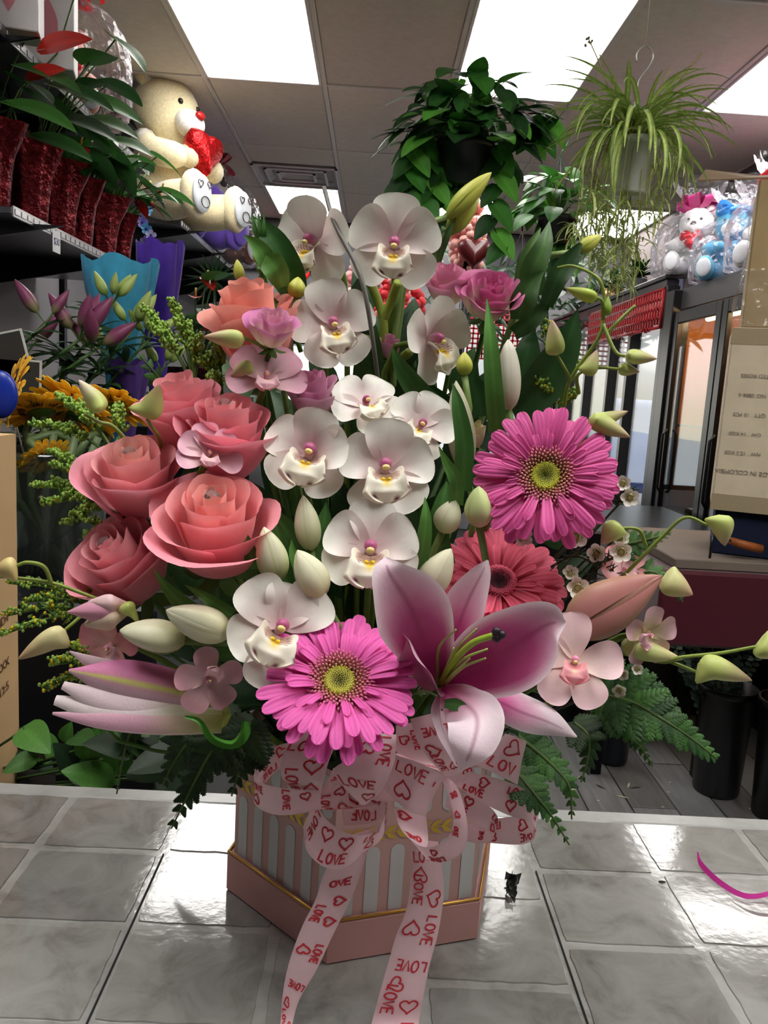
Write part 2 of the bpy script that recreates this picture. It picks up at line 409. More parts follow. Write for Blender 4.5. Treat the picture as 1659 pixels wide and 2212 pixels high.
for i in range(len(tx)-1):
    x0, x1 = tx[i], tx[i+1]
    off = [.597, .652, .597, .703][(i+1) % 4] if i not in (4, 5, 9, 10) else {4: .703, 5: .597, 9: .597, 10: .707}[i]
    ysv = [off+.1045*k for k in range(-5, 4)]
    ysv = [y for y in ysv if CYN+.02 < y < CYF-.04]
    ysv = [CYN]+ysv+[CYF-.018]
    for a, b_ in zip(ysv[:-1], ysv[1:]): ctile(max(x0, CX0), min(x1, CX1), a, b_)
for k, x in enumerate((-.1755, .1845)):
    part('seam', G().box((x-.0006, CYN, CT-.001), (x+.0006, .70, CT+.0002), S(22, 22, 24)), DULL, ct, world=True, flat=True)
# ---------------------------------------------------------------- flower builders
def aim(px, py, D, a=0, b=0, c=1, spin=0):
    """frame at a point: +Z towards (a right, b up, c to the viewer), +Y up"""
    o = P(px, py, D); T = -(o-C0).normalized()
    Rv = Vector((0, 0, 1)).cross(T).normalized(); U = T.cross(Rv)
    n = (Rv*a+U*b+T*c).normalized()
    x = U.cross(n)
    if x.length < .15: x = Rv.copy()
    x.normalize(); y = n.cross(x)
    M = Matrix((x, y, n)).transposed().to_4x4() @ Matrix.Rotation(math.radians(spin), 4, 'Z')
    M.translation = o; return M
def axis(p0, p1, spin=0, up=None):
    """frame at p0 with +Z along p0->p1"""
    z = (p1-p0).normalized(); u = up or Vector((0, -1, .05))
    x = u.cross(z); x = x.normalized() if x.length > .05 else z.orthogonal().normalized(); y = z.cross(x)
    M = Matrix((x, y, z)).transposed().to_4x4() @ Matrix.Rotation(math.radians(spin), 4, 'Z'); M.translation = p0; return M
def petal(L, W, wf, b0=0, b1=0, b2=0, cup=0, ruf=0, rf=3, ph=0, tw=0, vexp=2):
    uu = np.linspace(0, 1, 50); phi = b0+b1*uu+b2*uu**2
    yy = np.concatenate([[0], np.cumsum(np.cos(phi))[:-1]])/50*L; zz = np.concatenate([[0], np.cumsum(np.sin(phi))[:-1]])/50*L
    def fn(U, V):
        U = 1-(1-U)**1.6
        p = np.interp(U, uu, phi); w_ = W*wf(U)
        o = cup*w_*np.abs(V)**vexp + ruf*W*np.sin(rf*2*PI*U+ph+1.5*np.sign(V))*np.abs(V)**2*np.sin(PI*np.clip(U, 0, 1))
        X = w_*V*(1-.25*abs(cup)*np.abs(V)); o = o+tw*U*w_*V
        return X, np.interp(U, uu, yy)-np.sin(p)*o, np.interp(U, uu, zz)+np.cos(p)*o
    return fn
obov = lambda U: 1.12*np.clip(U, 0, 1)**.6*np.clip(1-U**4.5, 0, 1)**.5
roundf = lambda U: 1.05*np.clip(U, 0, 1)**.42*np.clip(1-U**3, 0, 1)**.5
lance = lambda U: np.sin(PI*np.clip(U, 0, 1)**.8)**.9
longf = lambda U: (.35+.65*np.clip(U, 0, 1)**.7)*np.clip(1-U**12, 0, 1)**.5
tongue = lambda U: (.45+.75*np.sin(PI*np.clip(U*.95+.05, 0, 1)))*np.clip(1-U**6, 0, 1)**.5*np.clip(U*12, 0, 1)**.5
VASE = Vector((.005, .70, CT+.11))
STEMC = S(70, 105, 45)
def cat(pts, n):
    """Catmull-Rom through points (arrays)"""
    p = np.asarray([np.asarray(q, float) for q in pts]); k = len(p)
    p = np.vstack([2*p[0]-p[1], p, 2*p[-1]-p[-2]]); out = []
    for t in np.linspace(0, k-1, n):
        i = min(int(t), k-2); f = t-i; a, b, c, d = p[i:i+4]
        out.append(.5*(2*b+(c-a)*f+(2*a-5*b+4*c-d)*f*f+(3*b-a-3*c+d)*f**3))
    return np.array(out)
def to_vase(t, p0, d0, r=.0022, col=STEMC):
    p0 = Vector(p0); m = p0+Vector(d0).normalized()*.05
    e = VASE+(p0-VASE)*.12; e.z = VASE.z-.04; e.y = min(max(e.y, .66), .74); e.x = max(-.07, min(.07, e.x))
    part('stem', G().tube(cat([p0, m, m*.5+e*.5+Vector((0, .02, 0)), e], 10), r, col), LEAF, t, world=True)
def gem(M, r, label):
    g = G(); k = 8
    v = [(0, 0, r*.5)]+[(r*.6*math.cos(2*PI*i/k), r*.6*math.sin(2*PI*i/k), r*.42) for i in range(k)]+[(r*math.cos(2*PI*(i+.5)/k), r*math.sin(2*PI*(i+.5)/k), 0) for i in range(k)]+[(0, 0, -r*.9)]
    f = [(0, 1+i, 1+(i+1) % k) for i in range(k)]+[(1+i, 9+i, 1+(i+1) % k) for i in range(k)]+[(1+(i+1) % k, 9+i, 9+(i+1) % k) for i in range(k)]+[(9+(i+1) % k, 9+i, 17) for i in range(k)]
    g.add(v, f, (1, 1, 1))
    t = thing('gem_pin', label, 'gem', M, 'clear gem pins pushed into the coral roses')
    part('gem', g, GEMM, t, flat=True)
    part('pin', G().tube([(0, 0, -r*.8), (0, 0, -r*5)], .0004, S(180, 180, 180)), METAL, t)

def rose(px, py, D, R, ab, label, cin, cout, spin=0, H=1.75, N=18, flare=.2, ruf=.02, group='coral pink roses', name='rose', open_=1, cbase=None, mat=None, cat_='flower', seed=0):
    rs = random.Random(seed+px)
    r = R*pxs(px, py, D); M = aim(px, py, D, *ab, spin)
    M = M @ Matrix.Translation((0, 0, -r*H*.55))
    t = thing(name, label, cat_, M, group)
    for k in range(N):
        q = k/(N-1); th = k*2.399+rs.uniform(-.15, .15)
        Rk = r*(.06+.82*q**1.1)*open_
        s = 1.9-.6*q; Hk = r*H*(.83+.13*math.sin(PI*min(1, q*1.25))-.1*q**3)*rs.uniform(.97, 1.03)
        fl = flare*q**2.2*rs.uniform(.75, 1.25); tip = rs.uniform(-.3, .3); ph = rs.uniform(0, 6)
        def fn(U, V, q=q, th=th, Rk=Rk, s=s, Hk=Hk, fl=fl, tip=tip, ph=ph):
            aV = np.abs(V); tt = U*(1-(.03+.13*q)*aV**4)
            tt = np.clip(tt, 0, 1.06)
            b = (1-(1-np.clip(tt, 0, 1))**2.4)**.6
            rr = Rk*b*(1-(.34+.3*(1-q))*(1-q)**1.5*tt**3)
            rr = rr+r*fl*tt**4+r*.085*(.15+q)*np.clip((tt-.8)/.2, 0, 1)**2
            rr = rr*(1+.11*V)+r*ruf*np.sin(5*V+ph)*tt**3
            z = Hk*tt-r*(.55*fl)*np.clip(tt-.55, 0, 1)**2*2.2+r*ruf*1.2*np.sin(7*V+ph*2)*tt**4 - r*.3*fl*aV**2*tt**4
            A = th+s*V*(1-.12*tt)+tip*tt*.2
            return rr*np.cos(A), rr*np.sin(A), z
        def cf(U, V, q=q):
            c = mix(cin, cout, q+.0*U)
            if cbase is not None: c = mix(cbase, c, np.clip((U-.25)/.55, 0, 1)**1.3)
            return mix(c, np.minimum(np.array(c)*1.12+.05, 1), np.clip((U-.9)*6, 0, 1)*.7)
        part('petal', G().grid(fn, 14, 15, cf), mat or PETAL, t)
    g = G()
    for k in range(5):
        pf = petal(r*.75, r*.16, lance, -.9, 1.3)
        g.grid(pf, 6, 3, S(75, 110, 50), Matrix.Rotation(k*2*PI/5, 4, 'Z') @ Matrix.Translation((0, r*.05, r*.02)))
    part('sepals', g, LEAF, t)
    to_vase(t, M.translation, -M.col[2].to_3d())
    return M, r

def bumpy(d): return 1+.05*np.sin(9*d[:, 0]+3)*np.sin(8*d[:, 1])

def orchid(px, py, D, R, ab, label, spin=0, c0=S(238, 236, 226), blush=S(226, 196, 200), lipc=S(246, 240, 222), colc=S(190, 95, 140),
           wid=.54, group='white cymbidium orchids', spots=True, ang=(0, 70, -70, 140, -140), lens=(1, .95, .95, .98, .98), bends=None, name='orchid_bloom', lipscale=1, yellow=S(240, 205, 30), stem=True, seed=0):
    rs = random.Random(seed+px*3)
    r = R*pxs(px, py, D); M = aim(px, py, D, *ab, spin); t = thing(name, label, 'flower', M, group)
    bends = bends or [(.35, -.35)]*5
    for i, (a, L) in enumerate(zip(ang, lens)):
        b0, b1 = bends[i]
        pf = petal(r*L, r*wid*(1.12 if i in (0, 1, 2) else 1.0), obov, b0+rs.uniform(-.06, .06), b1, 0, cup=.22*rs.uniform(.6, 1.2), ruf=.09, rf=1.3, ph=rs.uniform(0, 6))
        def cf(U, V): return mix(mix(blush, c0, np.clip(U*1.6, 0, 1)**.8), blush, .35*np.clip(1-np.abs(V)*7, 0, 1)*(1-U))
        Mp = Matrix.Rotation(math.radians(a), 4, 'Z') @ Matrix.Translation((0, r*.03, -r*.03*(i > 2)))
        part('petal', G().grid(pf, 15, 13, cf), WAXY, t, M=Mp)
    k = r*.5*lipscale
    def lip(U, V):
        s1 = np.sin(PI*np.clip(U/.66, 0, 1))**.55; wv = k*(.35+.28*np.sin(PI*np.clip(U*1.1, 0, 1))+.42*np.clip((U-.55)/.25, 0, 1))*(1-.95*np.clip((U-.72)/.28, 0, 1)**2.6)**.5
        zc = k*np.interp(U, [0, .3, .6, .8, 1], [.05, .55, .98, 1.08, .92]); yc = k*np.interp(U, [0, .3, .6, .8, 1], [-.18, -.42, -.62, -.95, -1.32])
        x = wv*np.sin(V*1.35); lift = k*(.55*np.abs(V)**1.6*(1-.25*np.abs(V)**6))*s1
        fr = np.clip((U-.6)/.25, 0, 1)
        return x, yc+lift+.05*k*np.sin(9*V)*fr*(np.abs(V)), zc+k*.2*fr*np.sin(8*V+1)*np.abs(V)-.12*k*fr*V**2+.1*k*(1-fr)*np.abs(V)
    sp = [(.89, -.5), (.92, .42), (.74, .9)]
    def lc(U, V):
        c = mix(lipc, yellow, np.clip(1-np.abs(V)*3.5, 0, 1)*np.clip(1-np.abs(U-.52)*4.5, 0, 1)*1.6)
        if spots:
            for (su, sv) in sp: c = mix(c, S(95, 22, 55), np.clip(1.6-np.hypot((U-su)*21, (V-sv)*9), 0, 1))
            m_ = (np.sin(U*95)*np.sin(V*23+U*20) > .1)*(U < .55)*(np.abs(V) < .62)*(U > .08)
            c = mix(mix(c, S(214, 160, 140), .5*(U < .5)*(np.abs(V) < .6)), S(110, 35, 45), .75*m_)
        return c
    part('lip', G().grid(lip, 32, 31, lc), WAXY, t)
    if spots:
        for sx in (-1, 1):
            part('callus', G().ball((sx*k*.1, -k*.47, k*.62), k*.1, S(244, 210, 35), 6, 8, (1, 1, 2.2), fn=bumpy), WAXY, t)
    pts = cat([(0, -k*.02, 0), (0, k*.1, k*.3), (0, k*.1, k*.6), (0, 0, k*.8)], 8)
    part('column', G().tube(pts, [k*.16, k*.17, k*.18, k*.2, k*.22, k*.22, k*.19, k*.1], lambda s_: mix(S(232, 215, 205), colc, min(1, s_*1.5)), 10), WAXY, t)
    part('anther_cap', G().ball((0, -k*.07, k*.84), k*.13, S(243, 228, 150), 6, 8, (1.1, .8, .8)), WAXY, t)
    if stem: to_vase(t, M.translation-M.col[2].to_3d()*.002, -M.col[2].to_3d()-Vector((0, 0, .6)), .0026, S(105, 130, 55))
    return M, r

def egg(L, W, pw=.8, e=.75, sharp=0):
    return lambda t: W*np.sin(PI*np.clip(t, 0, 1)**pw)**e*(1-sharp*t)
def tulip(b, tp, W, D0, D1, label, spin=0, c0=S(206, 214, 150), c1=S(238, 236, 205), group='cream white closed tulips', n=3, ridge=.06, name='tulip', pw=.78, mid=None, stem=True, e=.72):
    p0 = P(*b, D0); p1 = P(*tp, D1); L = (p1-p0).length; W = W*pxs(*b, D0)
    M = axis(p0, p1, spin); t = thing(name, label, 'flower', M, group); mid = mid or c0
    for lay in (1, 0):
        for k in range(n):
            th = 2*PI*k/n+(PI/n if lay else 0)
            def fn(U, V, lay=lay, th=th):
                rr = egg(L, W, pw, e)(U*.985+.012)*(1 if not lay else .93)*(1+ridge*(1-np.abs(V))**2*(not lay))*(1-.07*np.abs(V)**3)*(1+.055*V)
                A = th+V*(1.12 if not lay else 1.2)*(1-.12*U)
                return rr*np.cos(A), rr*np.sin(A), L*(U-.02*np.abs(V)*U)
            def cf(U, V): return mix(mix(c0, c1, np.clip(U*1.8, 0, 1)), mid, .55*np.clip(1-np.abs(V)*3, 0, 1)*(1-U*.6))
            part('petal', G().grid(fn, 14, 9, cf), WAXY, t)
    if stem: to_vase(t, p0, p0-p1, .0028, S(130, 155, 90))
    return t

def strip(pts, hw, cup=0, roll=0, nu=22, nv=9, ruf=0, rf=3, ph=0, N=None, wexp=None):
    """surface round a centre line of (px,py,D) with half widths in px"""
    c = np.array([tuple(P(*p)) for p in pts]); c = cat(c, nu)
    h = np.interp(np.linspace(0, 1, nu), np.linspace(0, 1, len(hw)), hw) if len(hw) != nu else np.array(hw)
    hs = cat([[a] for a in hw], nu)[:, 0]; h = np.maximum(hs, 0)
    D = c[:, 1]; sc = np.array([pxs(829, 1106, d) for d in D]); h = h*sc
    T = np.gradient(c, axis=0); T /= np.linalg.norm(T, axis=1)[:, None]+1e-12
    vw = np.array(tuple(C0))-c; vw /= np.linalg.norm(vw, axis=1)[:, None]
    if N is not None: vw = np.tile(np.array(N, float), (nu, 1))
    X = np.cross(vw, T); X /= np.linalg.norm(X, axis=1)[:, None]+1e-9; Nn = np.cross(T, X)
    rl = np.interp(np.linspace(0, 1, nu), np.linspace(0, 1, len(roll)), roll) if hasattr(roll, '__len__') else np.full(nu, roll)
    rl = np.radians(rl)
    def fn(U, V):
        i = U*(nu-1); get = lambda A: np.stack([np.interp(i, np.arange(nu), A[:, j]) for j in range(3)], 1)
        cc, xx, nn = get(c), get(X), get(Nn); hh = np.interp(i, np.arange(nu), h); r_ = np.interp(i, np.arange(nu), rl)
        x2 = xx*np.cos(r_)[:, None]+nn*np.sin(r_)[:, None]; n2 = -xx*np.sin(r_)[:, None]+nn*np.cos(r_)[:, None]
        off = cup*hh*V**2+ruf*hh*np.sin(rf*2*PI*U+ph+np.sign(V))*np.abs(V)**3
        p = cc+x2*(hh*V)[:, None]+n2*off[:, None]
        return p[:, 0], p[:, 1], p[:, 2]
    return fn
def blade(pts, hw, col, parent=None, name='leaf', cup=.35, roll=0, mat=None, ruf=0, veins=True, nu=18, nv=7, label=None):
    def cf(U, V):
        c = mix(col, np.array(col)*1.35+.01, np.clip(1-np.abs(V)*6, 0, 1)*.6)
        return c*(1+.1*np.cos(V*22))[:, None] if veins else c
    return part(name, G().grid(strip(pts, hw, cup, roll, nu, nv, ruf), nu, nv, cf), mat or LEAF, parent, world=True, label=label)

def dbud(b, tp, W, D0, D1, c0=S(196, 208, 120), c1=S(205, 175, 150), bump=1, t=None, bdir=0):
    """dendrobium bud: an egg with a chin spur near the base, one continuous mesh"""
    p0 = P(*b, D0); p1 = P(*tp, D1); L = (p1-p0).length; W = W*pxs(*b, D0)*1.05
    M = axis(p0, p1)
    def fn(U, V):
        A = V*PI; rr = W*np.sin(PI*np.clip(U, 0, 1)**.62)**.72*(1-.25*U)
        rr = rr*(1+.07*np.cos(3*A)*(1-U))
        sp = bump*W*1.15*np.exp(-((U-.16)/.12)**2)*np.exp(-((np.angle(np.exp(1j*(A-bdir))))/.6)**2)
        return (rr+sp)*np.cos(A), (rr+sp)*np.sin(A), L*U+.12*L*np.sin(PI*U)*0-sp*.35
    g = G().grid(fn, 18, 17, lambda U, V: mix(c0, c1, np.clip(U*1.5-.45, 0, 1)), M)
    return g
def spray(label, paths, buds, t=None, group='trailing orchid stems with green buds', r=.0016, name='orchid_spray', col=S(140, 160, 70)):
    """paths: lists of (px,py,D); buds: (base, tip, halfwidth, D0, D1, bump, bdir[,colour])"""
    if t is None: t = thing(name, label, 'flower', P(*paths[0][0]), group)
    for k, p in enumerate(paths):
        q = cat([tuple(P(*a)) for a in p], 6*len(p)); n_ = len(q)
        part('stem', G().tube(q, list(np.linspace(r, r*.7, n_)), col), WAXY, t, world=True)
    for bd in buds:
        kw = {}
        if len(bd) > 7: kw = dict(zip(('c0', 'c1'), bd[7]))
        part('bud', dbud(*bd[:5], bump=bd[5], bdir=math.radians(bd[6]), **kw), WAXY, t, world=True)
    return t

# gerbera ---------------------------------------------------------
def gerbera(px, py, D, R, ab, label, spin, cp, cdeep, cdisc, cdark, name='gerbera', n1=27, group='pink gerberas', disc=.18, ring=.40, droop=0, stem=True, floret=None, wk=.115):
    rs = random.Random(px); r = R*pxs(px, py, D); M = aim(px, py, D, *ab, spin); t = thing(name, label, 'flower', M, group)
    vs_ = []
    for q in range(4):
        L = r*(.80, .76, .60, .5)[q]
        def cf(U, V): return mix(mix(cdeep, cp, np.clip(U*2.2, 0, 1)), np.minimum(np.array(cp)*1.25+.06, 1), .55*np.clip(np.abs(V)*1.5-.8, 0, 1)+.35*np.clip(U*5-4.1, 0, 1))*(1+.07*np.cos(V*9.4))[:, None]
        pf = petal(L, r*wk*(1, .95, .85, .7)[q], longf, .30+.1*q, -.38-droop, -.25, cup=(.16, -.1, .22, .3)[q])
        g = G().grid(lambda U, V, pf=pf: (lambda a: (a[0], a[1], a[2]+r*.008*np.cos(V*9.4)*(U < .95)))(pf(U, V)), 13, 9, cf)
        vs_.append(g.mesh('petal'))
    for row, (nn, q0, zz, r0) in enumerate(((n1, 0, -.05, .17), (n1, 1, -.015, .17), (int(n1*.45), 2, .02, .18), (int(n1*.5), 3, .03, .18))):
        for k in range(nn):
            a = 2*PI*(k+.5*(row % 2))/nn+rs.uniform(-.07, .07)
            s = rs.uniform(.9, 1.06)*(1 if row < 2 else rs.uniform(.7, 1.1))
            Mp = Matrix.Rotation(a, 4, 'Z') @ Matrix.Translation((0, r*r0, r*zz)) @ Matrix.Rotation(rs.uniform(-.09, .13), 4, 'X') @ Matrix.Rotation(rs.uniform(-.2, .2), 4, 'Y') @ Matrix.Scale(s, 4)
            part('petal', vs_[q0], PETAL, t, M=Mp)
    g = G(); fl = floret or cp
    for k in range(230):
        q = k/230; a = k*2.39996; rr = r*(disc*.95+(ring-disc*.95)*q**.8); hh = r*(.05+.05*math.sin(PI*q)+.03)
        c = mix(mix(cdisc, fl, .45), np.minimum(np.array(fl)*1.1+.03, 1), q*1.4)
        g.tube([(rr*math.cos(a)*.9, rr*math.sin(a)*.9, 0), (rr*math.cos(a)*.97, rr*math.sin(a)*.97, hh*.7), (rr*1.02*math.cos(a), rr*1.02*math.sin(a), hh), (rr*(1.05+.1*q)*math.cos(a), rr*(1.05+.1*q)*math.sin(a), hh*1.0)], [r*.010, r*.013, r*.017, r*.006], c, 5)
    part('florets', g, PETAL, t, kind='stuff')
    g = G(); g.lathe([(0, r*.035), (r*disc*.35, r*.05), (r*disc*.8, r*.085), (r*disc*1.02, r*.07), (r*disc*1.1, 0)], lambda A, tt: mix(cdark, cdisc, tt*3.2))
    for k in range(170):
        q = (k+.5)/170; a = k*2.39996; rr = r*disc*q**.5; zz = r*(.04+.045*min(1, (rr/r/disc)**1.4*1.2))
        g.ball((rr*math.cos(a), rr*math.sin(a), zz), r*.011, mix(cdark, np.minimum(np.array(cdisc)*1.2, 1), q*1.3), 3, 5, (1, 1, 1.5))
    part('disc', g, PETAL, t)
    part('calyx', G().lathe([(0, -r*.14), (r*.1, -r*.13), (r*.22, -r*.06), (r*.3, -r*.02), (0, -r*.01)], S(80, 115, 50)), LEAF, t)
    if stem: to_vase(t, M.translation-M.col[2].to_3d()*r*.1, -M.col[2].to_3d(), .003, S(110, 140, 70))
    return t

# solidago style bud sprays ---------------------------------------
def budspray(label, base, tips, D0, group='green yellow filler sprays', dens=7, br=3.6, leafy=True, yel=.1, name='filler_spray', cb=S(165, 195, 85), spread=24):
    t = thing(name, label, 'filler flower', P(*base, D0), group)
    gs, gb, gl, gy = G(), G(), G(), G()
    for tp in tips:
        D1 = tp[2] if len(tp) > 2 else D0
        p0 = np.array(P(*base, D0)); p1 = np.array(P(tp[0], tp[1], D1)); k = pxs(tp[0], tp[1], D1)
        mid = (p0+p1)/2+np.array([0, 0, .008]); line = cat([p0, mid, p1], 14); gs.tube(line, list(np.linspace(.0013, .0006, 14)), S(95, 130, 55), 5)
        for j in range(5, 14):
            q = j/13; n_ = 3 if j < 13 else 1
            for m_ in range(n_):
                o = np.array([rnd(-1, 1), rnd(-.6, .6), rnd(-.5, 1)]); o = o/np.linalg.norm(o)*spread*k*(1.25-q)*rnd(.5, 1.1)+(p1-p0)/np.linalg.norm(p1-p0)*spread*k*.8
                if m_ == 0 and j == 13: o = (p1-p0)*.03
                e = line[j]+o; gs.tube([line[j], line[j]+o*.6+np.array([0, 0, .001]), e], .0005, S(110, 145, 60), 4)
                for b in range(dens):
                    bp = e-o*rnd(0, .75)+np.array([rnd(-1, 1), rnd(-1, 1), rnd(-.3, 1)])*br*k*1.7
                    y = random.random() < yel
                    gb.ball(bp, br*k*rnd(.75, 1.15), mix(cb, S(140, 180, 75), random.random()) if not y else S(225, 205, 30), 5, 7, (1, 1, 1.25))
            if leafy and j % 2:
                for sgn in (-1, 1):
                    a = Matrix.Rotation(rnd(0, 6.3), 4, 'Z') @ Matrix.Rotation(rnd(.5, 1.3), 4, 'X'); a.translation = Vector(line[j])
                    gl.grid(petal(rnd(16, 30)*k, 4.5*k, lance, .1, -.5, cup=.3), 5, 3, mix(S(70, 115, 45), S(50, 85, 40), random.random()), a)
    part('stems', gs, LEAF, t, world=True); part('buds', gb, LEAF, t, world=True, kind='stuff')
    if gl.n: part('leaves', gl, LEAF, t, world=True, kind='stuff')
    to_vase(t, P(*base, D0), (0, .3, -1), .0015)
    return t

# fern ------------------------------------------------------------
def pinna_mesh(col, nl=7, tooth=.5):
    g = G(); v = []; f = []; c = []
    def lobe(cx, cy, ang, L, W, col):
        n_ = 7; pts = []
        for k in range(n_):
            q = k/(n_-1); w_ = W*math.sin(PI*min(1, .12+.88*q)**.8)*(1 if k % 2 else .72)
            pts.append((q*L, w_))
        base = len(v)
        ca, sa = math.cos(ang), math.sin(ang)
        def tr(a, b, z): return (cx+a*sa+b*ca, cy+a*ca-b*sa, z)
        for (a, b) in pts: v.append(tr(a, 0, .012+.02*math.sin(a/L*3))); v.append(tr(a, b, -.01)); v.append(tr(a, -b, -.01))
        for k in range(n_-1):
            i = base+3*k; f.append((i, i+3, i+4, i+1)); f.append((i, i+2, i+5, i+3))
        for k in range(n_*3): c.append(col)
    for i in range(nl):
        q = (i+.3)/nl; L = .40*(1-q)**.7+.09
        for sg in (-1, 1): lobe(0, q, sg*(.95-.3*q), L, L*.42, np.array(col)*rnd(.85, 1.1))
    lobe(0, .8, 0, .26, .07, col)
    v2 = [(0, 0, .015), (.012, 0, .01), (0, 1, .01), (-.012, 0, .01)]
    b = len(v); v += v2; f += [(b, b+1, b+2), (b, b+2, b+3)]; c += [np.array(col)*1.2]*4
    vv = np.array(v); vv[:, 2] += -.12*vv[:, 1]**2-.25*vv[:, 0]**2
    g.add(vv, f, np.array(c)); return g.mesh('leaflet')
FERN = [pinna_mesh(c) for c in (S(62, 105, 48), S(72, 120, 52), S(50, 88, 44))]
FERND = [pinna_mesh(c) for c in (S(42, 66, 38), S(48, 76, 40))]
def frond(label, pts, wpx, n_=13, dark=False, group='leatherleaf fern fronds', t=None, name='fern_frond', yaw=0, flip=0):
    if t is None: t = thing(name, label, 'fern', P(*pts[0]), group)
    c = cat([tuple(P(*p)) for p in pts], 40); k = pxs(829, 1106, c[:, 1].mean())
    part('stalk', G().tube(c, list(np.linspace(.0016, .0006, 40)), S(85, 110, 55), 5), LEAF, t, world=True)
    base = t.matrix_basis.inverted()
    for i in range(n_):
        q = (i+.4)/n_; j = min(int(q*39), 38); T = Vector(c[j+1]-c[j]).normalized(); o = Vector(c[j])
        Lp = wpx*k*(1-.82*q**1.3)*(.75+.25*math.sin(PI*min(1, q*2+.2)))
        N0 = (C0-o).normalized(); N0 = (N0+Vector((0, 0, .5))+Vector((yaw, 0, 0))).normalized(); X = N0.cross(T).normalized(); N1 = T.cross(X)
        for sg in (-1, 1):
            d = (X*sg*.9+T*(.55+.5*q)+N1*rnd(-.12, .2)).normalized(); x2 = d.cross(N1).normalized(); n2 = x2.cross(d)
            M = Matrix((x2, d, n2)).transposed().to_4x4() @ Matrix.Scale(Lp*rnd(.9, 1.08), 4); M.translation = o
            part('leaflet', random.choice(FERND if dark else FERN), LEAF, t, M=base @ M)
    M = Matrix.Identity(4)
    return t

# heart leaf / generic leaves ------------------------------------
def heartleaf(c, lob=.28, wid=.42, bend=.5):
    def fn(U, V):
        w_ = wid*np.sin(PI*np.clip(U, 0, 1)**.62*.985+.02)**.8
        ph = .15+(-bend)*U; y = U-lob*np.abs(V)**1.4*(1-U)**2.2; z = np.sin(.15)*U-bend*.5*U**2+.16*np.abs(V)*w_
        return w_*V, y, z
    return G().grid(fn, 11, 7, lambda U, V: mix(c, np.array(c)*1.5, np.clip(1-np.abs(V)*7, 0, 1)*.5)).mesh('leaf')
def leafmesh(c, wid=.2, bend=.5, wf=lance, cup=.25):
    return G().grid(petal(1, wid, wf, .2, -bend, cup=cup), 9, 5, lambda U, V: mix(c, np.array(c)*1.4, np.clip(1-np.abs(V)*6, 0, 1)*.5)).mesh('leaf')
def orient(p, d, n, s, roll=0):
    d = Vector(d).normalized(); n = Vector(n); x = d.cross(n); x = x.normalized() if x.length > .01 else d.orthogonal().normalized(); n2 = x.cross(d)
    M = Matrix((x, d, n2)).transposed().to_4x4() @ Matrix.Rotation(roll, 4, 'Y') @ Matrix.Scale(s, 4); M.translation = Vector(p); return M
def leafpart(t, me, p, d, n, s, roll=0, mat=None, name='leaf'):
    return part(name, me, mat or LEAF, t, M=wmat(t).inverted() @ orient(p, d, n, s, roll))
# ================================================================ THE ARRANGEMENT
# hexagonal hat box
fv = Vector((-.011, .561)); rc_ = Vector((.117, .593)); lc_ = Vector((-.109, .644))
side = ((rc_-fv).length+(lc_-fv).length)/2
a0 = math.atan2((rc_-fv).y, (rc_-fv).x); a1 = math.atan2((lc_-fv).y, (lc_-fv).x); am = (a0+a1)/2
RB = side*1.0
hc = fv+Vector((math.cos(am), math.sin(am)))*RB
ang0 = am+PI
def hexpts(r): return [(hc.x+r*math.cos(ang0+k*PI/3), hc.y+r*math.sin(ang0+k*PI/3)) for k in range(6)]
PK, WH, BOXP = S(200, 162, 156), S(200, 202, 202), S(202, 154, 150)
hb = thing('flower_box', 'hexagonal pink and white striped flower box with gold trim', 'box', (hc.x, hc.y, CT))
def hexprism(r, z0, z1, col, bev=.0015, hollow=False):
    g = G(); rings = [(r-bev, z0), (r, z0+bev), (r, z1-bev), (r-bev, z1)]
    if hollow: rings += [(r-.004, z1), (r-.004, z0+.01)]
    v = []
    for rr, z in rings: v += [(x, y, z) for x, y in hexpts(rr)]
    k = len(rings); f = [(i*6+j, i*6+(j+1) % 6, (i+1)*6+(j+1) % 6, (i+1)*6+j) for i in range(k-1) for j in range(6)]
    f += [tuple(range(6))[::-1]]+[tuple(range((k-1)*6, k*6))]
    return g.add(v, f, col)
BH = .156
part('body', hexprism(RB*.955, CT+.002, CT+BH, PK, hollow=True), PAPER, hb, world=True, flat=True)
part('base_trim', hexprism(RB, CT, CT+.036, BOXP), PAPER, hb, world=True, flat=True, label='plain pink base band of the box')
h6 = hexpts(RB*.993)+[hexpts(RB*.993)[0]]
part('piping', G().tube([(x, y, CT+.0372) for x, y in h6], .0013, S(212, 165, 80)), GOLD, hb, world=True, label='gold piping on the base band')
part('soil', hexprism(RB*.93, CT+.1, CT+.14, S(30, 45, 25)), DULL, hb, world=True, flat=True)
rb = RB*.955; hp = hexpts(rb)
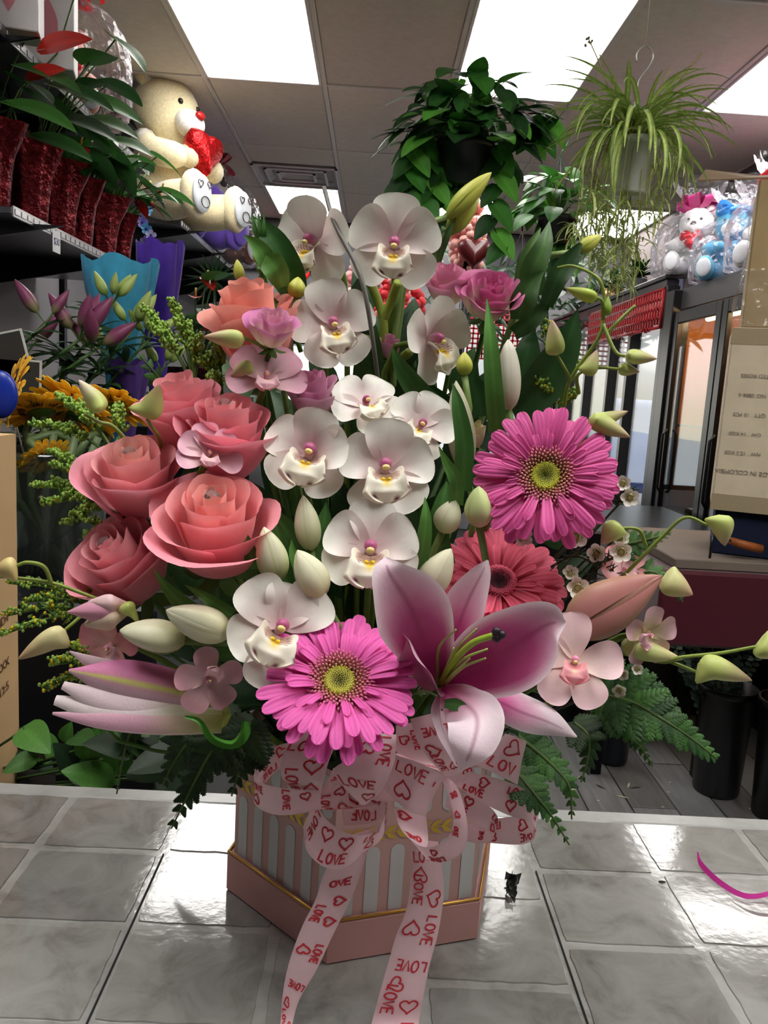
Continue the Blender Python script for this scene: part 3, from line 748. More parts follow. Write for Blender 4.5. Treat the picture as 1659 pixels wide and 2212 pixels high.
for fc in range(6):
    A, B = Vector(hp[fc]), Vector(hp[(fc+1) % 6]); Lf = (B-A).length; ex = (B-A)/Lf; nn = Vector((ex.y, -ex.x))
    if nn.dot(A-hc) < 0: nn = -nn
    def W3(s_, z, o=.0004): return (A.x+ex.x*s_+nn.x*o, A.y+ex.y*s_+nn.y*o, CT+z)
    ns = 6
    for k in range(ns):
        s0 = Lf*(k+.27)/ns; s1 = Lf*(k+.83)/ns; rr = (s1-s0)/2
        for (z0, z1, top) in ((.037, .094, 1), (.118, .153, 0)):
            pts = [(s0, z0), (s1, z0)] if top else []
            for q in range(7):
                an = PI*q/6
                if top: pts.append((s0+rr+rr*math.cos(an), z1-rr+rr*math.sin(an)))
                else: pts.append((s0+rr-rr*math.cos(an), z0+rr-rr*math.sin(an)))
            if not top: pts += [(s1, z1), (s0, z1)]
            g = G().add([W3(*p) for p in pts], [tuple(range(len(pts)))], WH)
            part('stripe', g, PAPER, hb, world=True, flat=True)
    g = G(); nl = 13
    g.add([W3(0, .1045, .0006), W3(Lf, .1045, .0006), W3(Lf, .1055, .0006), W3(0, .1055, .0006)], [(0, 1, 2, 3)], S(205, 170, 70))
    for k in range(nl):
        s_ = Lf*(k+.3)/nl
        for sg in (-1, 1):
            v = [W3(s_, .105, .0007), W3(s_+.0055, .105+sg*.001, .0007), W3(s_+.0105, .105+sg*.0062, .0007), W3(s_+.003, .105+sg*.0048, .0007)]
            g.add(v, [(0, 1, 2, 3)], S(212, 178, 78))
    part('laurel_band', g, GOLD, hb, world=True, flat=True)
# foliage mass inside the box: dark green leaves radiating, fills the gaps
# ---------------- ribbon bow with printed LOVE and hearts
def CR(x, y): return (450+.4822*x, 1500+.4822*y)
STR = {'L': [[(0, 1), (0, 0), (.55, 0)]], 'O': [[(.3+.3*math.cos(a), .5+.5*math.sin(a)) for a in np.linspace(0, 2*PI, 13)]],
       'V': [[(0, 1), (.3, 0), (.6, 1)]], 'E': [[(.55, 1), (0, 1), (0, 0), (.55, 0)], [(0, .52), (.45, .52)]]}
HEART = [(.5+.5*(math.sin(t)**3), .53+.5/16*(13*math.cos(t)-5*math.cos(2*t)-2*math.cos(3*t)-math.cos(4*t))) for t in np.linspace(0.25, 2*PI+.02, 26)]
def glyphs():
    out = []
    return out
def prints(surf, length, width, seed, full=True):
    """stroke polygons laid on the ribbon surface; surf(s,t) with s in metres, t 0..width"""
    rs = random.Random(seed); g = G(); lw = .00062
    def line(pts, ox, oy, sc, rot, dry=False):
        P2 = [(ox+sc*((x-.5)*math.cos(rot)-(y-.5)*math.sin(rot)), oy+sc*((x-.5)*math.sin(rot)+(y-.5)*math.cos(rot))) for x, y in pts]
        L_, R_ = [], []
        for i, p in enumerate(P2):
            a = P2[max(i-1, 0)]; b = P2[min(i+1, len(P2)-1)]; dx, dy = b[0]-a[0], b[1]-a[1]; n_ = math.hypot(dx, dy) or 1
            L_.append((p[0]-dy/n_*lw, p[1]+dx/n_*lw)); R_.append((p[0]+dy/n_*lw, p[1]-dx/n_*lw))
        if any(not (.001 < q[0] < length-.001 and .0006 < q[1] < width-.0006) for q in L_+R_): return None
        if dry: return True
        v = surf(np.array([q[0] for q in L_+R_]), np.array([q[1] for q in L_+R_])); k = len(L_)
        g.add(v, [(i, i+1, k+i+1, k+i) for i in range(k-1)], S(196, 48, 62))
    s_ = rs.uniform(.010, .014); k = rs.randint(0, 2)
    while s_ < length:
        sc = width*.25; adv = sc*.78
        def word(ox, oy, rot):
            h = abs(math.cos(rot))*adv*2.1+sc*.5; ox = max(h, min(length-h, ox))
            for i, ch in enumerate('LOVE'):
                o_ = (i-1.5)*adv
                for st in STR[ch]: line(st, ox+o_*math.cos(rot), oy+o_*math.sin(rot), sc*rs.uniform(.95, 1.1), rot+rs.uniform(-.05, .05))
        def hrt(ox, oy): line(HEART, ox, oy, width*rs.uniform(.36, .44), rs.choice((0, .4, -.4, PI/2, -PI/2, PI))+rs.uniform(-.3, .3))
        if k % 3 == 0: word(s_, width*.5, rs.choice((PI/2, -PI/2))+rs.uniform(-.15, .15)); hrt(s_+.0135, width*rs.choice((.3, .7)))
        elif k % 3 == 1: word(s_, width*.25, rs.choice((0, .12))); hrt(s_+.003, width*.7)
        else: hrt(s_, width*.3); word(s_+.002, width*.76, rs.choice((0, -.12)))
        s_ += .026; k += 1
    return g
RIBC = S(253, 216, 224)
def ribbon(secs, parent, name, seed, nu=34, D=None, label=None):
    A = cat([tuple(P(*CR(*s_[0]), s_[2])) for s_ in secs], nu); B = cat([tuple(P(*CR(*s_[1]), s_[3] if len(s_) > 3 else s_[2])) for s_ in secs], nu)
    mid = (A+B)/2; sl = np.concatenate([[0], np.cumsum(np.linalg.norm(np.diff(mid, axis=0), axis=1))]); wd = np.linalg.norm(B-A, axis=1).mean()
    T = np.gradient(mid, axis=0); N_ = np.cross(T, B-A); N_ /= np.linalg.norm(N_, axis=1)[:, None]+1e-9
    if (N_[0] @ (np.array(tuple(C0))-mid[0])) < 0 and False: N_ = -N_
    def surf(i, t, off):
        ev = lambda X: np.stack([np.interp(i, np.arange(nu), X[:, j]) for j in range(3)], 1)
        a, b, n_ = ev(A), ev(B), ev(N_); bow = .045*np.linalg.norm(b-a, axis=1)*np.sin(PI*t)
        return a+(b-a)*t[:, None]+n_*(bow+off)[:, None]
    fn = lambda U, V: tuple(surf(U*(nu-1), (V+1)/2, 0).T)
    o = part(name, G().grid(fn, nu*2, 7, lambda U, V: mix(RIBC, np.array(RIBC)*.93, (np.abs(V) > .93)*1.)), SATIN, parent, world=True, label=label)
    jn = int(np.argmin(mid[:, 1])); flip = np.cross(T[jn], (B-A)[jn]) @ (np.array(tuple(C0))-mid[jn]) < 0
    for off, nm in ((.0004, 'print'), (-.0004, 'print')):
        g = prints(lambda s_, t: surf(np.interp(s_, sl, np.arange(nu)), (t/wd if not flip else 1-t/wd), off), sl[-1], wd, seed)
        if g.n: part(nm, g, PAPER, o, world=True, flat=True)
    return o
bow = thing('ribbon_bow', 'pink satin ribbon bow printed with red hearts and LOVE', 'ribbon', P(*CR(800, 330), .53))
ribbon([((480, 220), (470, 330), .535), ((330, 222), (340, 325), .535), ((240, 290), (250, 400), .53), ((203, 375), (203, 480), .515), ((262, 405), (270, 532), .503), ((370, 425), (372, 540), .499), ((500, 430), (505, 515), .503)], bow, 'loop', 1)
ribbon([((385, 150), (610, 150), .515), ((330, 285), (545, 285), .505), ((333, 385), (515, 400), .503), ((400, 435), (505, 470), .512), ((500, 470), (560, 470), .525)], bow, 'loop', 2)
ribbon([((655, 170), (843, 180), .505), ((640, 275), (835, 295), .492), ((562, 338), (800, 390), .488), ((615, 425), (765, 445), .492), ((684, 494), (702, 496), .50)], bow, 'loop', 3)
ribbon([((560, 330), (640, 300), .52), ((490, 500), (640, 490), .528), ((640, 520), (790, 480), .53)], bow, 'loop', 31)
ribbon([((470, 455), (425, 590), .515), ((520, 550), (440, 700), .503), ((600, 612), (525, 776), .495), ((680, 632), (620, 772), .493), ((745, 612), (700, 705), .50), ((790, 550), (775, 650), .515), ((797, 450), (795, 560), .528), ((700, 400), (715, 580), .533), ((600, 400), (610, 590), .533)], bow, 'loop', 4)
ribbon([((838, 270), (785, 420), .50), ((950, 308), (885, 515), .492), ((1062, 365), (972, 548), .498)], bow, 'loop', 5)
ribbon([((1040, 375), (1066, 368), .50), ((1070, 440), (1118, 420), .495), ((1098, 545), (1158, 560), .49), ((1075, 640), (1150, 690), .49), ((1005, 682), (1060, 752), .492), ((935, 672), (975, 735), .50), ((860, 600), (985, 650), .515), ((830, 500), (975, 540), .522)], bow, 'loop', 6)
ribbon([((903, 110), (1062, 70), .50), ((950, 235), (1112, 215), .492), ((1062, 372), (1142, 345), .50)], bow, 'loop', 7)
ribbon([((1030, 90), (1150, 60), .515), ((1060, 370), (1190, 330), .512), ((1150, 400), (1210, 380), .515)], bow, 'loop', 17)
ribbon([((1330, 175), (1205, 318), .51), ((1378, 190), (1295, 360), .505), ((1427, 210), (1385, 405), .505)], bow, 'loop', 8)
ribbon([((1165, 348), (1108, 408), .512), ((1280, 372), (1232, 488), .507), ((1405, 418), (1355, 545), .505), ((1478, 480), (1452, 575), .512), ((1470, 560), (1462, 640), .522), ((1400, 545), (1405, 672), .528), ((1290, 556), (1288, 668), .53), ((1180, 570), (1180, 655), .53)], bow, 'loop', 9)
ribbon([((1080, 420), (1060, 500), .515), ((1185, 455), (1150, 560), .512), ((1278, 520), (1235, 600), .508), ((1300, 585), (1278, 645), .51), ((1245, 600), (1225, 668), .522), ((1160, 570), (1140, 655), .53)], bow, 'loop', 10)
ribbon([((840, 140), (930, 120), .53), ((850, 270), (1000, 290), .53), ((1000, 330), (1060, 360), .525)], bow, 'loop', 12)
ribbon([((600, 640), (730, 600), .52), ((520, 800), (697, 760), .515), ((480, 920), (632, 930), .512), ((420, 1040), (562, 1070), .508), ((365, 1190), (487, 1230), .503), ((335, 1330), (407, 1370), .499), ((322, 1480), (372, 1500), .492), ((300, 1640), (350, 1660), .468), ((290, 1800), (345, 1820), .445)], bow, 'tail', 21, nu=44)
ribbon([((910, 640), (1030, 660), .515), ((905, 850), (1056, 860), .51), ((882, 980), (1042, 1000), .507), ((842, 1080), (1022, 1100), .504), ((806, 1200), (992, 1210), .50), ((770, 1330), (966, 1340), .496), ((730, 1480), (941, 1482), .492), ((700, 1640), (915, 1650), .468), ((680, 1800), (900, 1810), .445)], bow, 'tail', 25, nu=44)
part('knot', G().ball(P(*CR(800, 370), .525), .018, RIBC, 8, 10, (1.5, .6, 1)), SATIN, bow, world=True)

# ---------------- roses
CI, CO = S(251, 184, 184), S(246, 165, 170)
rose(545, 700, .62, 100, (-.25, .95, .2), 'tall coral rose in side view, top left of the orchids', S(246, 178, 162), S(242, 160, 148), 200, H=2.25, flare=.30, N=16)
rose(398, 890, .60, 92, (-.25, .9, .3), 'coral rose behind the brownish orchid bud, seen side on', CI, S(245, 158, 174), 40, H=2.1)
M, r = rose(490, 940, .575, 98, (-.05, .88, .45), 'coral rose above the lilac orchid bloom, gem in its centre', CI, S(245, 152, 170), 120, H=2.1)
gem(M @ Matrix.Translation((r*.05, r*.0, r*1.93)), .0045, 'clear gem in the coral rose above the lilac orchid')
M, r = rose(290, 1030, .565, 106, (-.15, .80, .55), 'pale peach centred coral rose beside the yellow green filler sprays', S(253, 205, 184), S(245, 160, 178), 10, H=1.85)
gem(M @ Matrix.Translation((0, 0, r*1.66)), .0045, 'clear gem in the peach centred rose')
M, r = rose(465, 1135, .53, 130, (-.1, .80, .58), 'largest coral rose, fully open, gem on its centre', S(253, 190, 174), S(247, 155, 170), 75, H=1.75, flare=.3)
gem(M @ Matrix.Translation((0, 0, r*1.56)), .0055, 'clear gem in the largest open rose')
M, r = rose(262, 1215, .55, 108, (-.5, .62, .6), 'lowest rosy pink rose, left of the white tulips', S(245, 182, 186), S(238, 152, 166), 190, H=1.9)
gem(M @ Matrix.Translation((0, 0, r*1.7)), .0048, 'clear gem in the lowest rosy pink rose')
# ---------------- lisianthus
LB = S(236, 226, 196)
rose(967, 612, .66, 52, (-.1, .95, .3), 'soft pink lisianthus beside the top orchid', S(214, 130, 165), S(214, 140, 170), 30, H=1.9, N=13, flare=.25, ruf=.05, group='pink lisianthus blooms', name='lisianthus', cbase=LB)
rose(1060, 640, .645, 64, (.12, .8, .6), 'full magenta pink lisianthus at upper right', S(196, 88, 140), S(206, 110, 158), 90, H=1.7, N=17, flare=.3, ruf=.05, group='pink lisianthus blooms', name='lisianthus', cbase=LB)
rose(590, 706, .575, 50, (.05, .88, .45), 'small cream spray rose with magenta edged petals', S(240, 190, 200), S(205, 120, 175), 50, H=1.8, N=12, flare=.4, ruf=.04, group='pink lisianthus blooms', name='spray_rose', cbase=S(240, 225, 200))
rose(676, 848, .60, 58, (-.15, .9, .35), 'mauve pink lisianthus under the middle orchid', S(205, 130, 165), S(205, 145, 175), 70, H=1.9, N=13, flare=.22, ruf=.05, group='pink lisianthus blooms', name='lisianthus', cbase=S(225, 190, 200))
rose(842, 745, .68, 26, (.1, .95, .2), 'small half hidden pink lisianthus by the orchid stem', S(200, 130, 160), S(205, 140, 170), 0, H=2.2, N=8, flare=.2, group='pink lisianthus blooms', name='lisianthus', cbase=S(205, 150, 165))
rose(1030, 935, .63, 27, (-.1, .95, .3), 'small greenish cream rose bud left of the big gerbera', S(206, 204, 130), S(215, 190, 165), 0, H=2.3, N=8, flare=.2, group='pink lisianthus blooms', name='spray_rose', cbase=S(190, 160, 140))
# ---------------- white cymbidium orchids
orchid(683, 525, .655, 103, (-.55, .1, .8), 'topmost left white orchid, turned to the left', 0, bends=[(.7, -.3), (.3, -.3), (.2, .1), (.6, -.2), (.2, -.4)])
orchid(852, 532, .645, 108, (-.03, .12, 1), 'topmost right white orchid facing forward', 0, ang=(0, 62, -62, 132, -132))
orchid(718, 705, .63, 100, (.1, .2, 1), 'white orchid with yellow throat below the topmost pair', 12, ang=(5, 75, -70, 148, -150))
orchid(925, 735, .64, 100, (.75, .05, .6), 'white orchid turned right with a long lower petal', 10, bends=[(.5, -.2), (.3, -.2), (.8, -.2), (.2, -.2), (.2, -.2)], ang=(0, 65, -70, 150, -130))
orchid(790, 880, .60, 82, (.1, .55, .8), 'white orchid with dark magenta column behind the paired orchids', 20, ang=(30, 85, -50, 170, -120), colc=S(165, 60, 110))
orchid(905, 925, .60, 84, (.25, .35, .9), 'white orchid left of the green leaf tulip', -30, ang=(0, 65, -60, 140, -140), colc=S(170, 70, 115))
orchid(668, 985, .565, 108, (-.02, .28, 1), 'blush white orchid touching the coral roses', -12, blush=S(228, 188, 196), bends=[(.8, -.5), (.3, -.2), (.9, -.6), (.5, -.5), (.3, -.2)], lipscale=1.15)
orchid(832, 1015, .56, 112, (.02, .2, 1), 'white orchid at the centre with maroon lip marks', 5, ang=(-8, 68, -78, 150, -140), lipscale=1.1, bends=[(.5, -.4), (.4, -.2), (.1, 0), (.1, -.1), (.1, -.1)])
orchid(800, 1190, .53, 112, (0, .12, 1), 'white orchid behind the tip of the open lily', 0, ang=(0, 63, -63, 118, -118), lipscale=1.15)
orchid(603, 1362, .495, 128, (.12, .15, 1), 'lowest white orchid with a mauve column above the front gerbera', -25, ang=(60, -25, 5, 130, 190), lens=(1, 1, .8, .9, 1.05), lipscale=1.05)
# orchid spike stem
t = thing('orchid_spike', 'thick green orchid stalk between the top orchids', 'stem', P(822, 830, .68))
for p in ([(822, 860, .70), (826, 790, .69), (829, 700, .685), (818, 655, .685), (795, 600, .68), (772, 560, .675)], [(829, 690, .685), (845, 650, .68), (860, 610, .665)], [(815, 790, .69), (800, 740, .68), (775, 730, .66)], [(836, 800, .69), (860, 780, .68), (885, 760, .66)]):
    q = cat([tuple(P(*a)) for a in p], 20); part('stalk', G().tube(q, .0038, S(150, 165, 70), 8), WAXY, t, world=True)
q = cat([tuple(P(*a)) for a in [(700, 405, .66), (722, 480, .64), (768, 570, .62), (790, 640, .615), (806, 740, .62), (818, 830, .63)]], 24)
solo('twig', G().tube(q, .0018, S(120, 118, 112), 6), LEAF, 'thin grey wire twig rising past the top left orchid', 'twig')
# ---------------- pink dendrobium blooms
DP = dict(c0=S(226, 170, 190), blush=S(236, 205, 205), lipc=S(240, 190, 200), colc=S(230, 150, 180), spots=False, group='pink dendrobium orchid blooms', wid=.45, yellow=S(240, 205, 170), lipscale=.7)
orchid(575, 820, .585, 92, (.05, .5, .8), 'pink dendrobium bloom between rose and mauve lisianthus', 0, ang=(0, 55, -50, 105, -100), **DP)
orchid(452, 985, .545, 76, (.1, .4, .9), 'lilac pink dendrobium bloom lying on the coral roses', -5, ang=(15, -45, 70, -105, 110), **DP)
DQ = dict(DP, c0=S(220, 135, 150), blush=S(240, 200, 185))
orchid(245, 1395, .52, 84, (-.6, -.3, .6), 'deep pink dendrobium bloom above the half open lily', 60, **DQ)
orchid(450, 1465, .49, 78, (.1, -.3, .9), 'small pale pink dendrobium bloom below the white tulips', 150, **dict(DP, c0=S(222, 165, 178)))
DR = dict(DP, c0=S(236, 200, 205), lipc=S(240, 165, 172), blush=S(240, 222, 210))
orchid(1240, 1430, .50, 108, (.1, .1, 1), 'large blush dendrobium bloom right of the open lily', 0, ang=(10, 75, -80, 150, -150), **DR)
orchid(1395, 1370, .52, 72, (.6, -.2, .6), 'cream and pink dendrobium bloom seen from behind near the lily bud', -60, **dict(DP, c0=S(230, 185, 195), blush=S(215, 215, 150)))
orchid(1345, 1235, .58, 62, (.4, .4, .7), 'small rosy dendrobium bloom behind the lily bud', 30, **dict(DP, c0=S(235, 150, 155)))
t = thing('dendrobium_bud', 'cream pink half open bud hanging left of the white tulips', 'flower', P(270, 1310, .5), 'pink dendrobium orchid blooms')
for k, (a, b, hw, cc) in enumerate((((278, 1315), (145, 1322), [8, 26, 22, 2], S(226, 160, 185)), ((276, 1322), (182, 1350), [8, 24, 26, 6], S(238, 215, 190)), ((275, 1305), (190, 1300), [6, 18, 18, 3], S(235, 200, 200)))):
    m_ = ((a[0]+b[0])/2, (a[1]+b[1])/2)
    blade([(*a, .505), ((a[0]*2+b[0])/3, (a[1]*2+b[1])/3, .495), ((a[0]+b[0]*2)/3, (a[1]+b[1]*2)/3, .495), (*b, .50)], hw, cc, t, 'petal', cup=-.6, mat=WAXY, veins=False)
part('calyx', dbud((292, 1312), (250, 1320), 17, .5, .5, c0=S(190, 205, 110), c1=S(220, 220, 150)), WAXY, t, world=True)

# ---------------- bud sprays
bn, br_ = S(196, 206, 120), S(200, 165, 140)
spray('arching orchid spray with green buds at upper right, before the glass doors',
      [[(1218, 880, .62), (1232, 820, .61), (1290, 735, .60), (1303, 690, .60), (1305, 640, .60), (1290, 600, .60), (1240, 575, .61), (1205, 578, .62)],
       [(1232, 822, .61), (1222, 800, .6), (1204, 768, .6)], [(1302, 700, .6), (1330, 760, .59), (1360, 770, .585)],
       [(1250, 850, .61), (1248, 810, .6), (1290, 795, .6), (1335, 797, .59)], [(1303, 690, .6), (1300, 650, .59), (1275, 640, .585)], [(1312, 720, .6), (1345, 685, .6), (1372, 660, .6)]],
      [((1203, 768), (1192, 690), 21, .6, .595, .1, 0), ((1350, 770), (1420, 775), 17, .585, .58, 1, 90), ((1335, 797), (1382, 803), 14, .59, .585, .8, 90), ((1290, 645), (1220, 622), 15, .58, .58, .7, -90, (S(185, 205, 80), S(170, 175, 90))),
       ((1268, 812), (1290, 755), 18, .6, .6, .3, 0), ((1310, 682), (1314, 640), 11, .595, .595, 0, 0, (S(140, 170, 60), S(140, 170, 60)))])
spray('pair of olive orchid buds above the big magenta gerbera', [[(1230, 1000, .6), (1270, 930, .59), (1280, 905, .585)]],
      [((1272, 903), (1362, 945), 22, .58, .575, .6, 90), ((1285, 915), (1357, 888), 16, .582, .58, .3, 0)])
spray('orchid stem reaching right with one bud before the brown handle', [[(1300, 1290, .58), (1370, 1220, .57), (1430, 1160, .56), (1480, 1118, .55), (1530, 1135, .545)], [(1395, 1180, .57), (1380, 1145, .565), (1340, 1140, .565)]],
      [((1556, 1112), (1566, 1180), 25, .54, .535, .5, 180), ((1335, 1130), (1300, 1175), 24, .56, .555, .2, 0)])
spray('long orchid stem with buds running off the right edge', [[(1340, 1410, .53), (1430, 1430, .52), (1470, 1420, .515), (1560, 1410, .51), (1640, 1395, .505)], [(1450, 1430, .52), (1500, 1450, .515), (1520, 1460, .51)]],
      [((1510, 1430), (1625, 1470), 26, .51, .505, .8, 180), ((1635, 1390), (1680, 1420), 27, .505, .5, .4, 0), ((1430, 1250), (1497, 1285), 30, .54, .535, .2, 0, (S(215, 215, 150), S(225, 180, 150))), ((1345, 1395), (1475, 1425), 24, .52, .52, .7, -90, (S(200, 210, 130), S(215, 200, 150)))])
spray('orchid stem with drooping buds running off the left edge', [[(260, 1310, .53), (200, 1290, .52), (115, 1260, .515), (30, 1248, .51), (-20, 1245, .51)], [(112, 1262, .515), (95, 1225, .51), (60, 1215, .505), (35, 1222, .505)], [(210, 1300, .52), (165, 1340, .51), (130, 1370, .505)]],
      [((38, 1225), (-15, 1232), 26, .505, .5, .2, 0, (S(222, 205, 140), S(215, 175, 120))), ((140, 1360), (38, 1425), 24, .50, .495, .5, 0, (S(225, 215, 160), S(210, 170, 130)))])
spray('brown tipped orchid bud lying over the coral roses', [[(350, 990, .60), (345, 950, .57), (330, 925, .55), (318, 905, .545)]], [((320, 905), (345, 830), 25, .545, .54, .8, 0, (S(195, 205, 120), S(150, 115, 85)))])
spray('cream green orchid bud against the sunflowers', [[(290, 970, .57), (245, 922, .56), (215, 912, .555), (182, 895, .55)]], [((225, 888), (170, 820), 22, .55, .545, .5, 90, (S(200, 212, 120), S(235, 215, 200)))])
spray('pointed orchid bud beside the tall coral rose', [[(600, 800, .6), (575, 755, .585), (540, 735, .575), (520, 727, .57)]], [((528, 733), (440, 727), 21, .565, .56, .9, -90, (S(200, 210, 130), S(205, 165, 145)))])
spray('small cream pink bud beside the open dendrobium', [[(560, 800, .59), (545, 790, .585)]], [((545, 785), (495, 815), 16, .58, .575, .1, 0, (S(196, 206, 120), S(214, 160, 150)))])

# ---------------- tulips
tulip((1098, 885), (1098, 733), 26, .60, .60, 'tallest cream tulip, upright at upper right', 30, c0=S(225, 215, 185), c1=S(240, 236, 220), e=.55)
tulip((1005, 1020), (985, 822), 30, .61, .61, 'cream tulip behind a green blade above the gerbera', 10, c0=S(220, 215, 180), c1=S(236, 232, 205))
tulip((672, 1190), (655, 1070), 28, .545, .545, 'cream tulip between coral rose and centre orchid', 20)
tulip((600, 1258), (570, 1138), 34, .515, .51, 'green cream tulip, left of the pair above the low orchid', 40, c0=S(190, 206, 120))
tulip((695, 1292), (642, 1188), 36, .51, .505, 'cream tulip, right of the pair above the low orchid', 65)
tulip((955, 1150), (985, 1078), 29, .57, .565, 'small round tulip touching the gerberas, left of its twin', 0)
tulip((1036, 1138), (1034, 1050), 31, .565, .56, 'small pointed tulip under the big gerbera, right of its twin', 90, c0=S(225, 205, 170), c1=S(205, 222, 150))
tulip((908, 1290), (975, 1185), 36, .545, .54, 'cream tulip between orchid and salmon gerbera', 35, c0=S(225, 215, 175))
tulip((400, 1385), (258, 1362), 36, .495, .49, 'lower of two tulips lying sideways at left', 80, c0=S(222, 224, 170), e=.65)
tulip((500, 1368), (358, 1318), 38, .49, .485, 'upper of two tulips lying sideways at left', 20, c0=S(230, 228, 180), e=.65)
# lisianthus buds
LBY, LBG = S(206, 206, 90), S(165, 185, 75)
for (b, tp, W_, D_, lb) in (((640, 645), (644, 598), 19, .63, 'yellow green bud under the topmost left orchid'), ((1003, 812), (1003, 760), 17, .625, 'yellow bud between the orchid and the tall tulip'), ((965, 470), (1062, 372), 20, .68, 'upper of two long yellow green buds before the pothos'), ((962, 505), (1035, 425), 22, .69, 'lower, fatter green bud of the pair before the pothos'), ((1245, 545), (1300, 508), 15, .66, 'yellow bud above the arching orchid spray'), ((520, 610), (512, 560), 11, .64, 'small green bud left of the topmost orchids'), ((560, 570), (552, 535), 10, .65, 'tiny spiky green bud at the leafy tip')):
    t = tulip(b, tp, W_, D_, D_, lb, 25, c0=LBG, c1=LBY, group='unopened lisianthus buds', n=3, ridge=.15, name='flower_bud', mid=LBG)
# ---------------- blades
LG, LD, LM = S(88, 138, 62), S(44, 82, 42), S(66, 112, 52)
def leafy(label, rows, kinds=('tulip',), **kw):
    """each blade belongs to the nearest flower of its kind"""
    own = [o for o in bpy.data.objects if o.parent is None and o.name.split('.')[0] in kinds]
    for (pts, hw, c, lb) in rows:
        b = P(*pts[1]); t = min(own, key=lambda o: (o.matrix_basis.translation-b).length)
        blade(pts, hw, c, t, 'leaf', **kw)
leafy('', [
 ([(1075, 930, .60), (1066, 830, .59), (1060, 740, .59), (1052, 646, .60)], [20, 19, 15, 1], LG, 'tall upright bright leaf left of the highest tulip'),
 ([(1120, 900, .64), (1180, 820, .63), (1225, 740, .62), (1248, 668, .62)], [30, 44, 30, 1], LD, 'broad dark leaf behind the arching orchid buds'),
 ([(1000, 1060, .585), (1003, 960, .58), (990, 880, .58), (978, 828, .585)], [20, 20, 14, 1], LM, 'leaf lying up the front of the blade backed tulip'),
 ([(985, 1090, .565), (985, 1040, .56), (965, 1000, .56), (948, 965, .56)], [16, 16, 10, 1], LG, 'short bright leaf pointing up left of the gerbera'),
 ([(960, 900, .64), (915, 860, .63), (870, 800, .62), (847, 750, .62)], [20, 26, 18, 1], LM, 'dark leaf below the right turned orchid'),
 ([(1000, 920, .65), (960, 870, .64), (930, 840, .64), (905, 815, .64)], [12, 16, 10, 1], LD, 'second dark leaf below the right turned orchid'),
 ([(905, 1230, .545), (915, 1170, .54), (920, 1120, .54), (918, 1074, .545)], [16, 17, 12, 1], LG, 'upright leaf right of the lily backed orchid'),
 ([(720, 1230, .55), (690, 1180, .545), (700, 1130, .545), (705, 1085, .55)], [26, 28, 18, 1], LM, 'broad leaf right of the middle tulip'),
 ([(665, 1240, .55), (640, 1180, .545), (605, 1130, .545), (582, 1090, .55)], [28, 30, 20, 3], LM, 'broad leaf at the edge of the largest rose'),
 ([(620, 1270, .53), (610, 1210, .53), (600, 1150, .53), (590, 1120, .53)], [20, 20, 14, 1], LM, 'leaf behind the green cream tulip'),
 ([(545, 1230, .525), (540, 1190, .52), (528, 1160, .52), (512, 1133, .52)], [16, 14, 9, 1], LG, 'narrow bright leaf at the foot of the largest rose'),
 ([(660, 1250, .52), (640, 1215, .515), (632, 1190, .515), (630, 1166, .515)], [14, 12, 8, 1], LG, 'small pointed leaf between the paired tulips'),
 ([(455, 1345, .515), (410, 1320, .51), (365, 1275, .505), (333, 1231, .505)], [20, 22, 13, 1], LG, 'bright leaf pointing up under the lowest rose'),
 ([(500, 1330, .51), (470, 1310, .505), (435, 1285, .50), (400, 1264, .50)], [16, 16, 10, 1], LG, 'shorter bright leaf above the sideways tulips'),
 ([(560, 1440, .52), (520, 1400, .52), (480, 1400, .52), (420, 1420, .52)], [30, 34, 30, 4], LM, 'broad green leaf under the sideways tulips'),
 ([(880, 1150, .58), (870, 1110, .575), (850, 1090, .575), (845, 1070, .58)], [26, 30, 20, 2], LD, 'dark broad leaf between two central orchids'),
 ([(640, 1110, .56), (640, 1080, .555), (638, 1060, .555), (636, 1040, .56)], [10, 11, 9, 1], LM, 'little leaf under the blush orchid'),
 ([(960, 1220, .58), (945, 1160, .575), (955, 1090, .575), (965, 1040, .58)], [24, 26, 18, 2], LM, 'leaf behind the two small round tulips'),
 ([(1150, 900, .66), (1130, 820, .65), (1140, 760, .65), (1150, 700, .66)], [34, 40, 26, 2], LD, 'deep green leaf right of the tallest tulip'),
 ([(1040, 900, .65), (1030, 850, .65), (1020, 820, .65), (1030, 780, .65)], [26, 26, 18, 2], LD, 'deep green leaf left of the tallest tulip'),
])
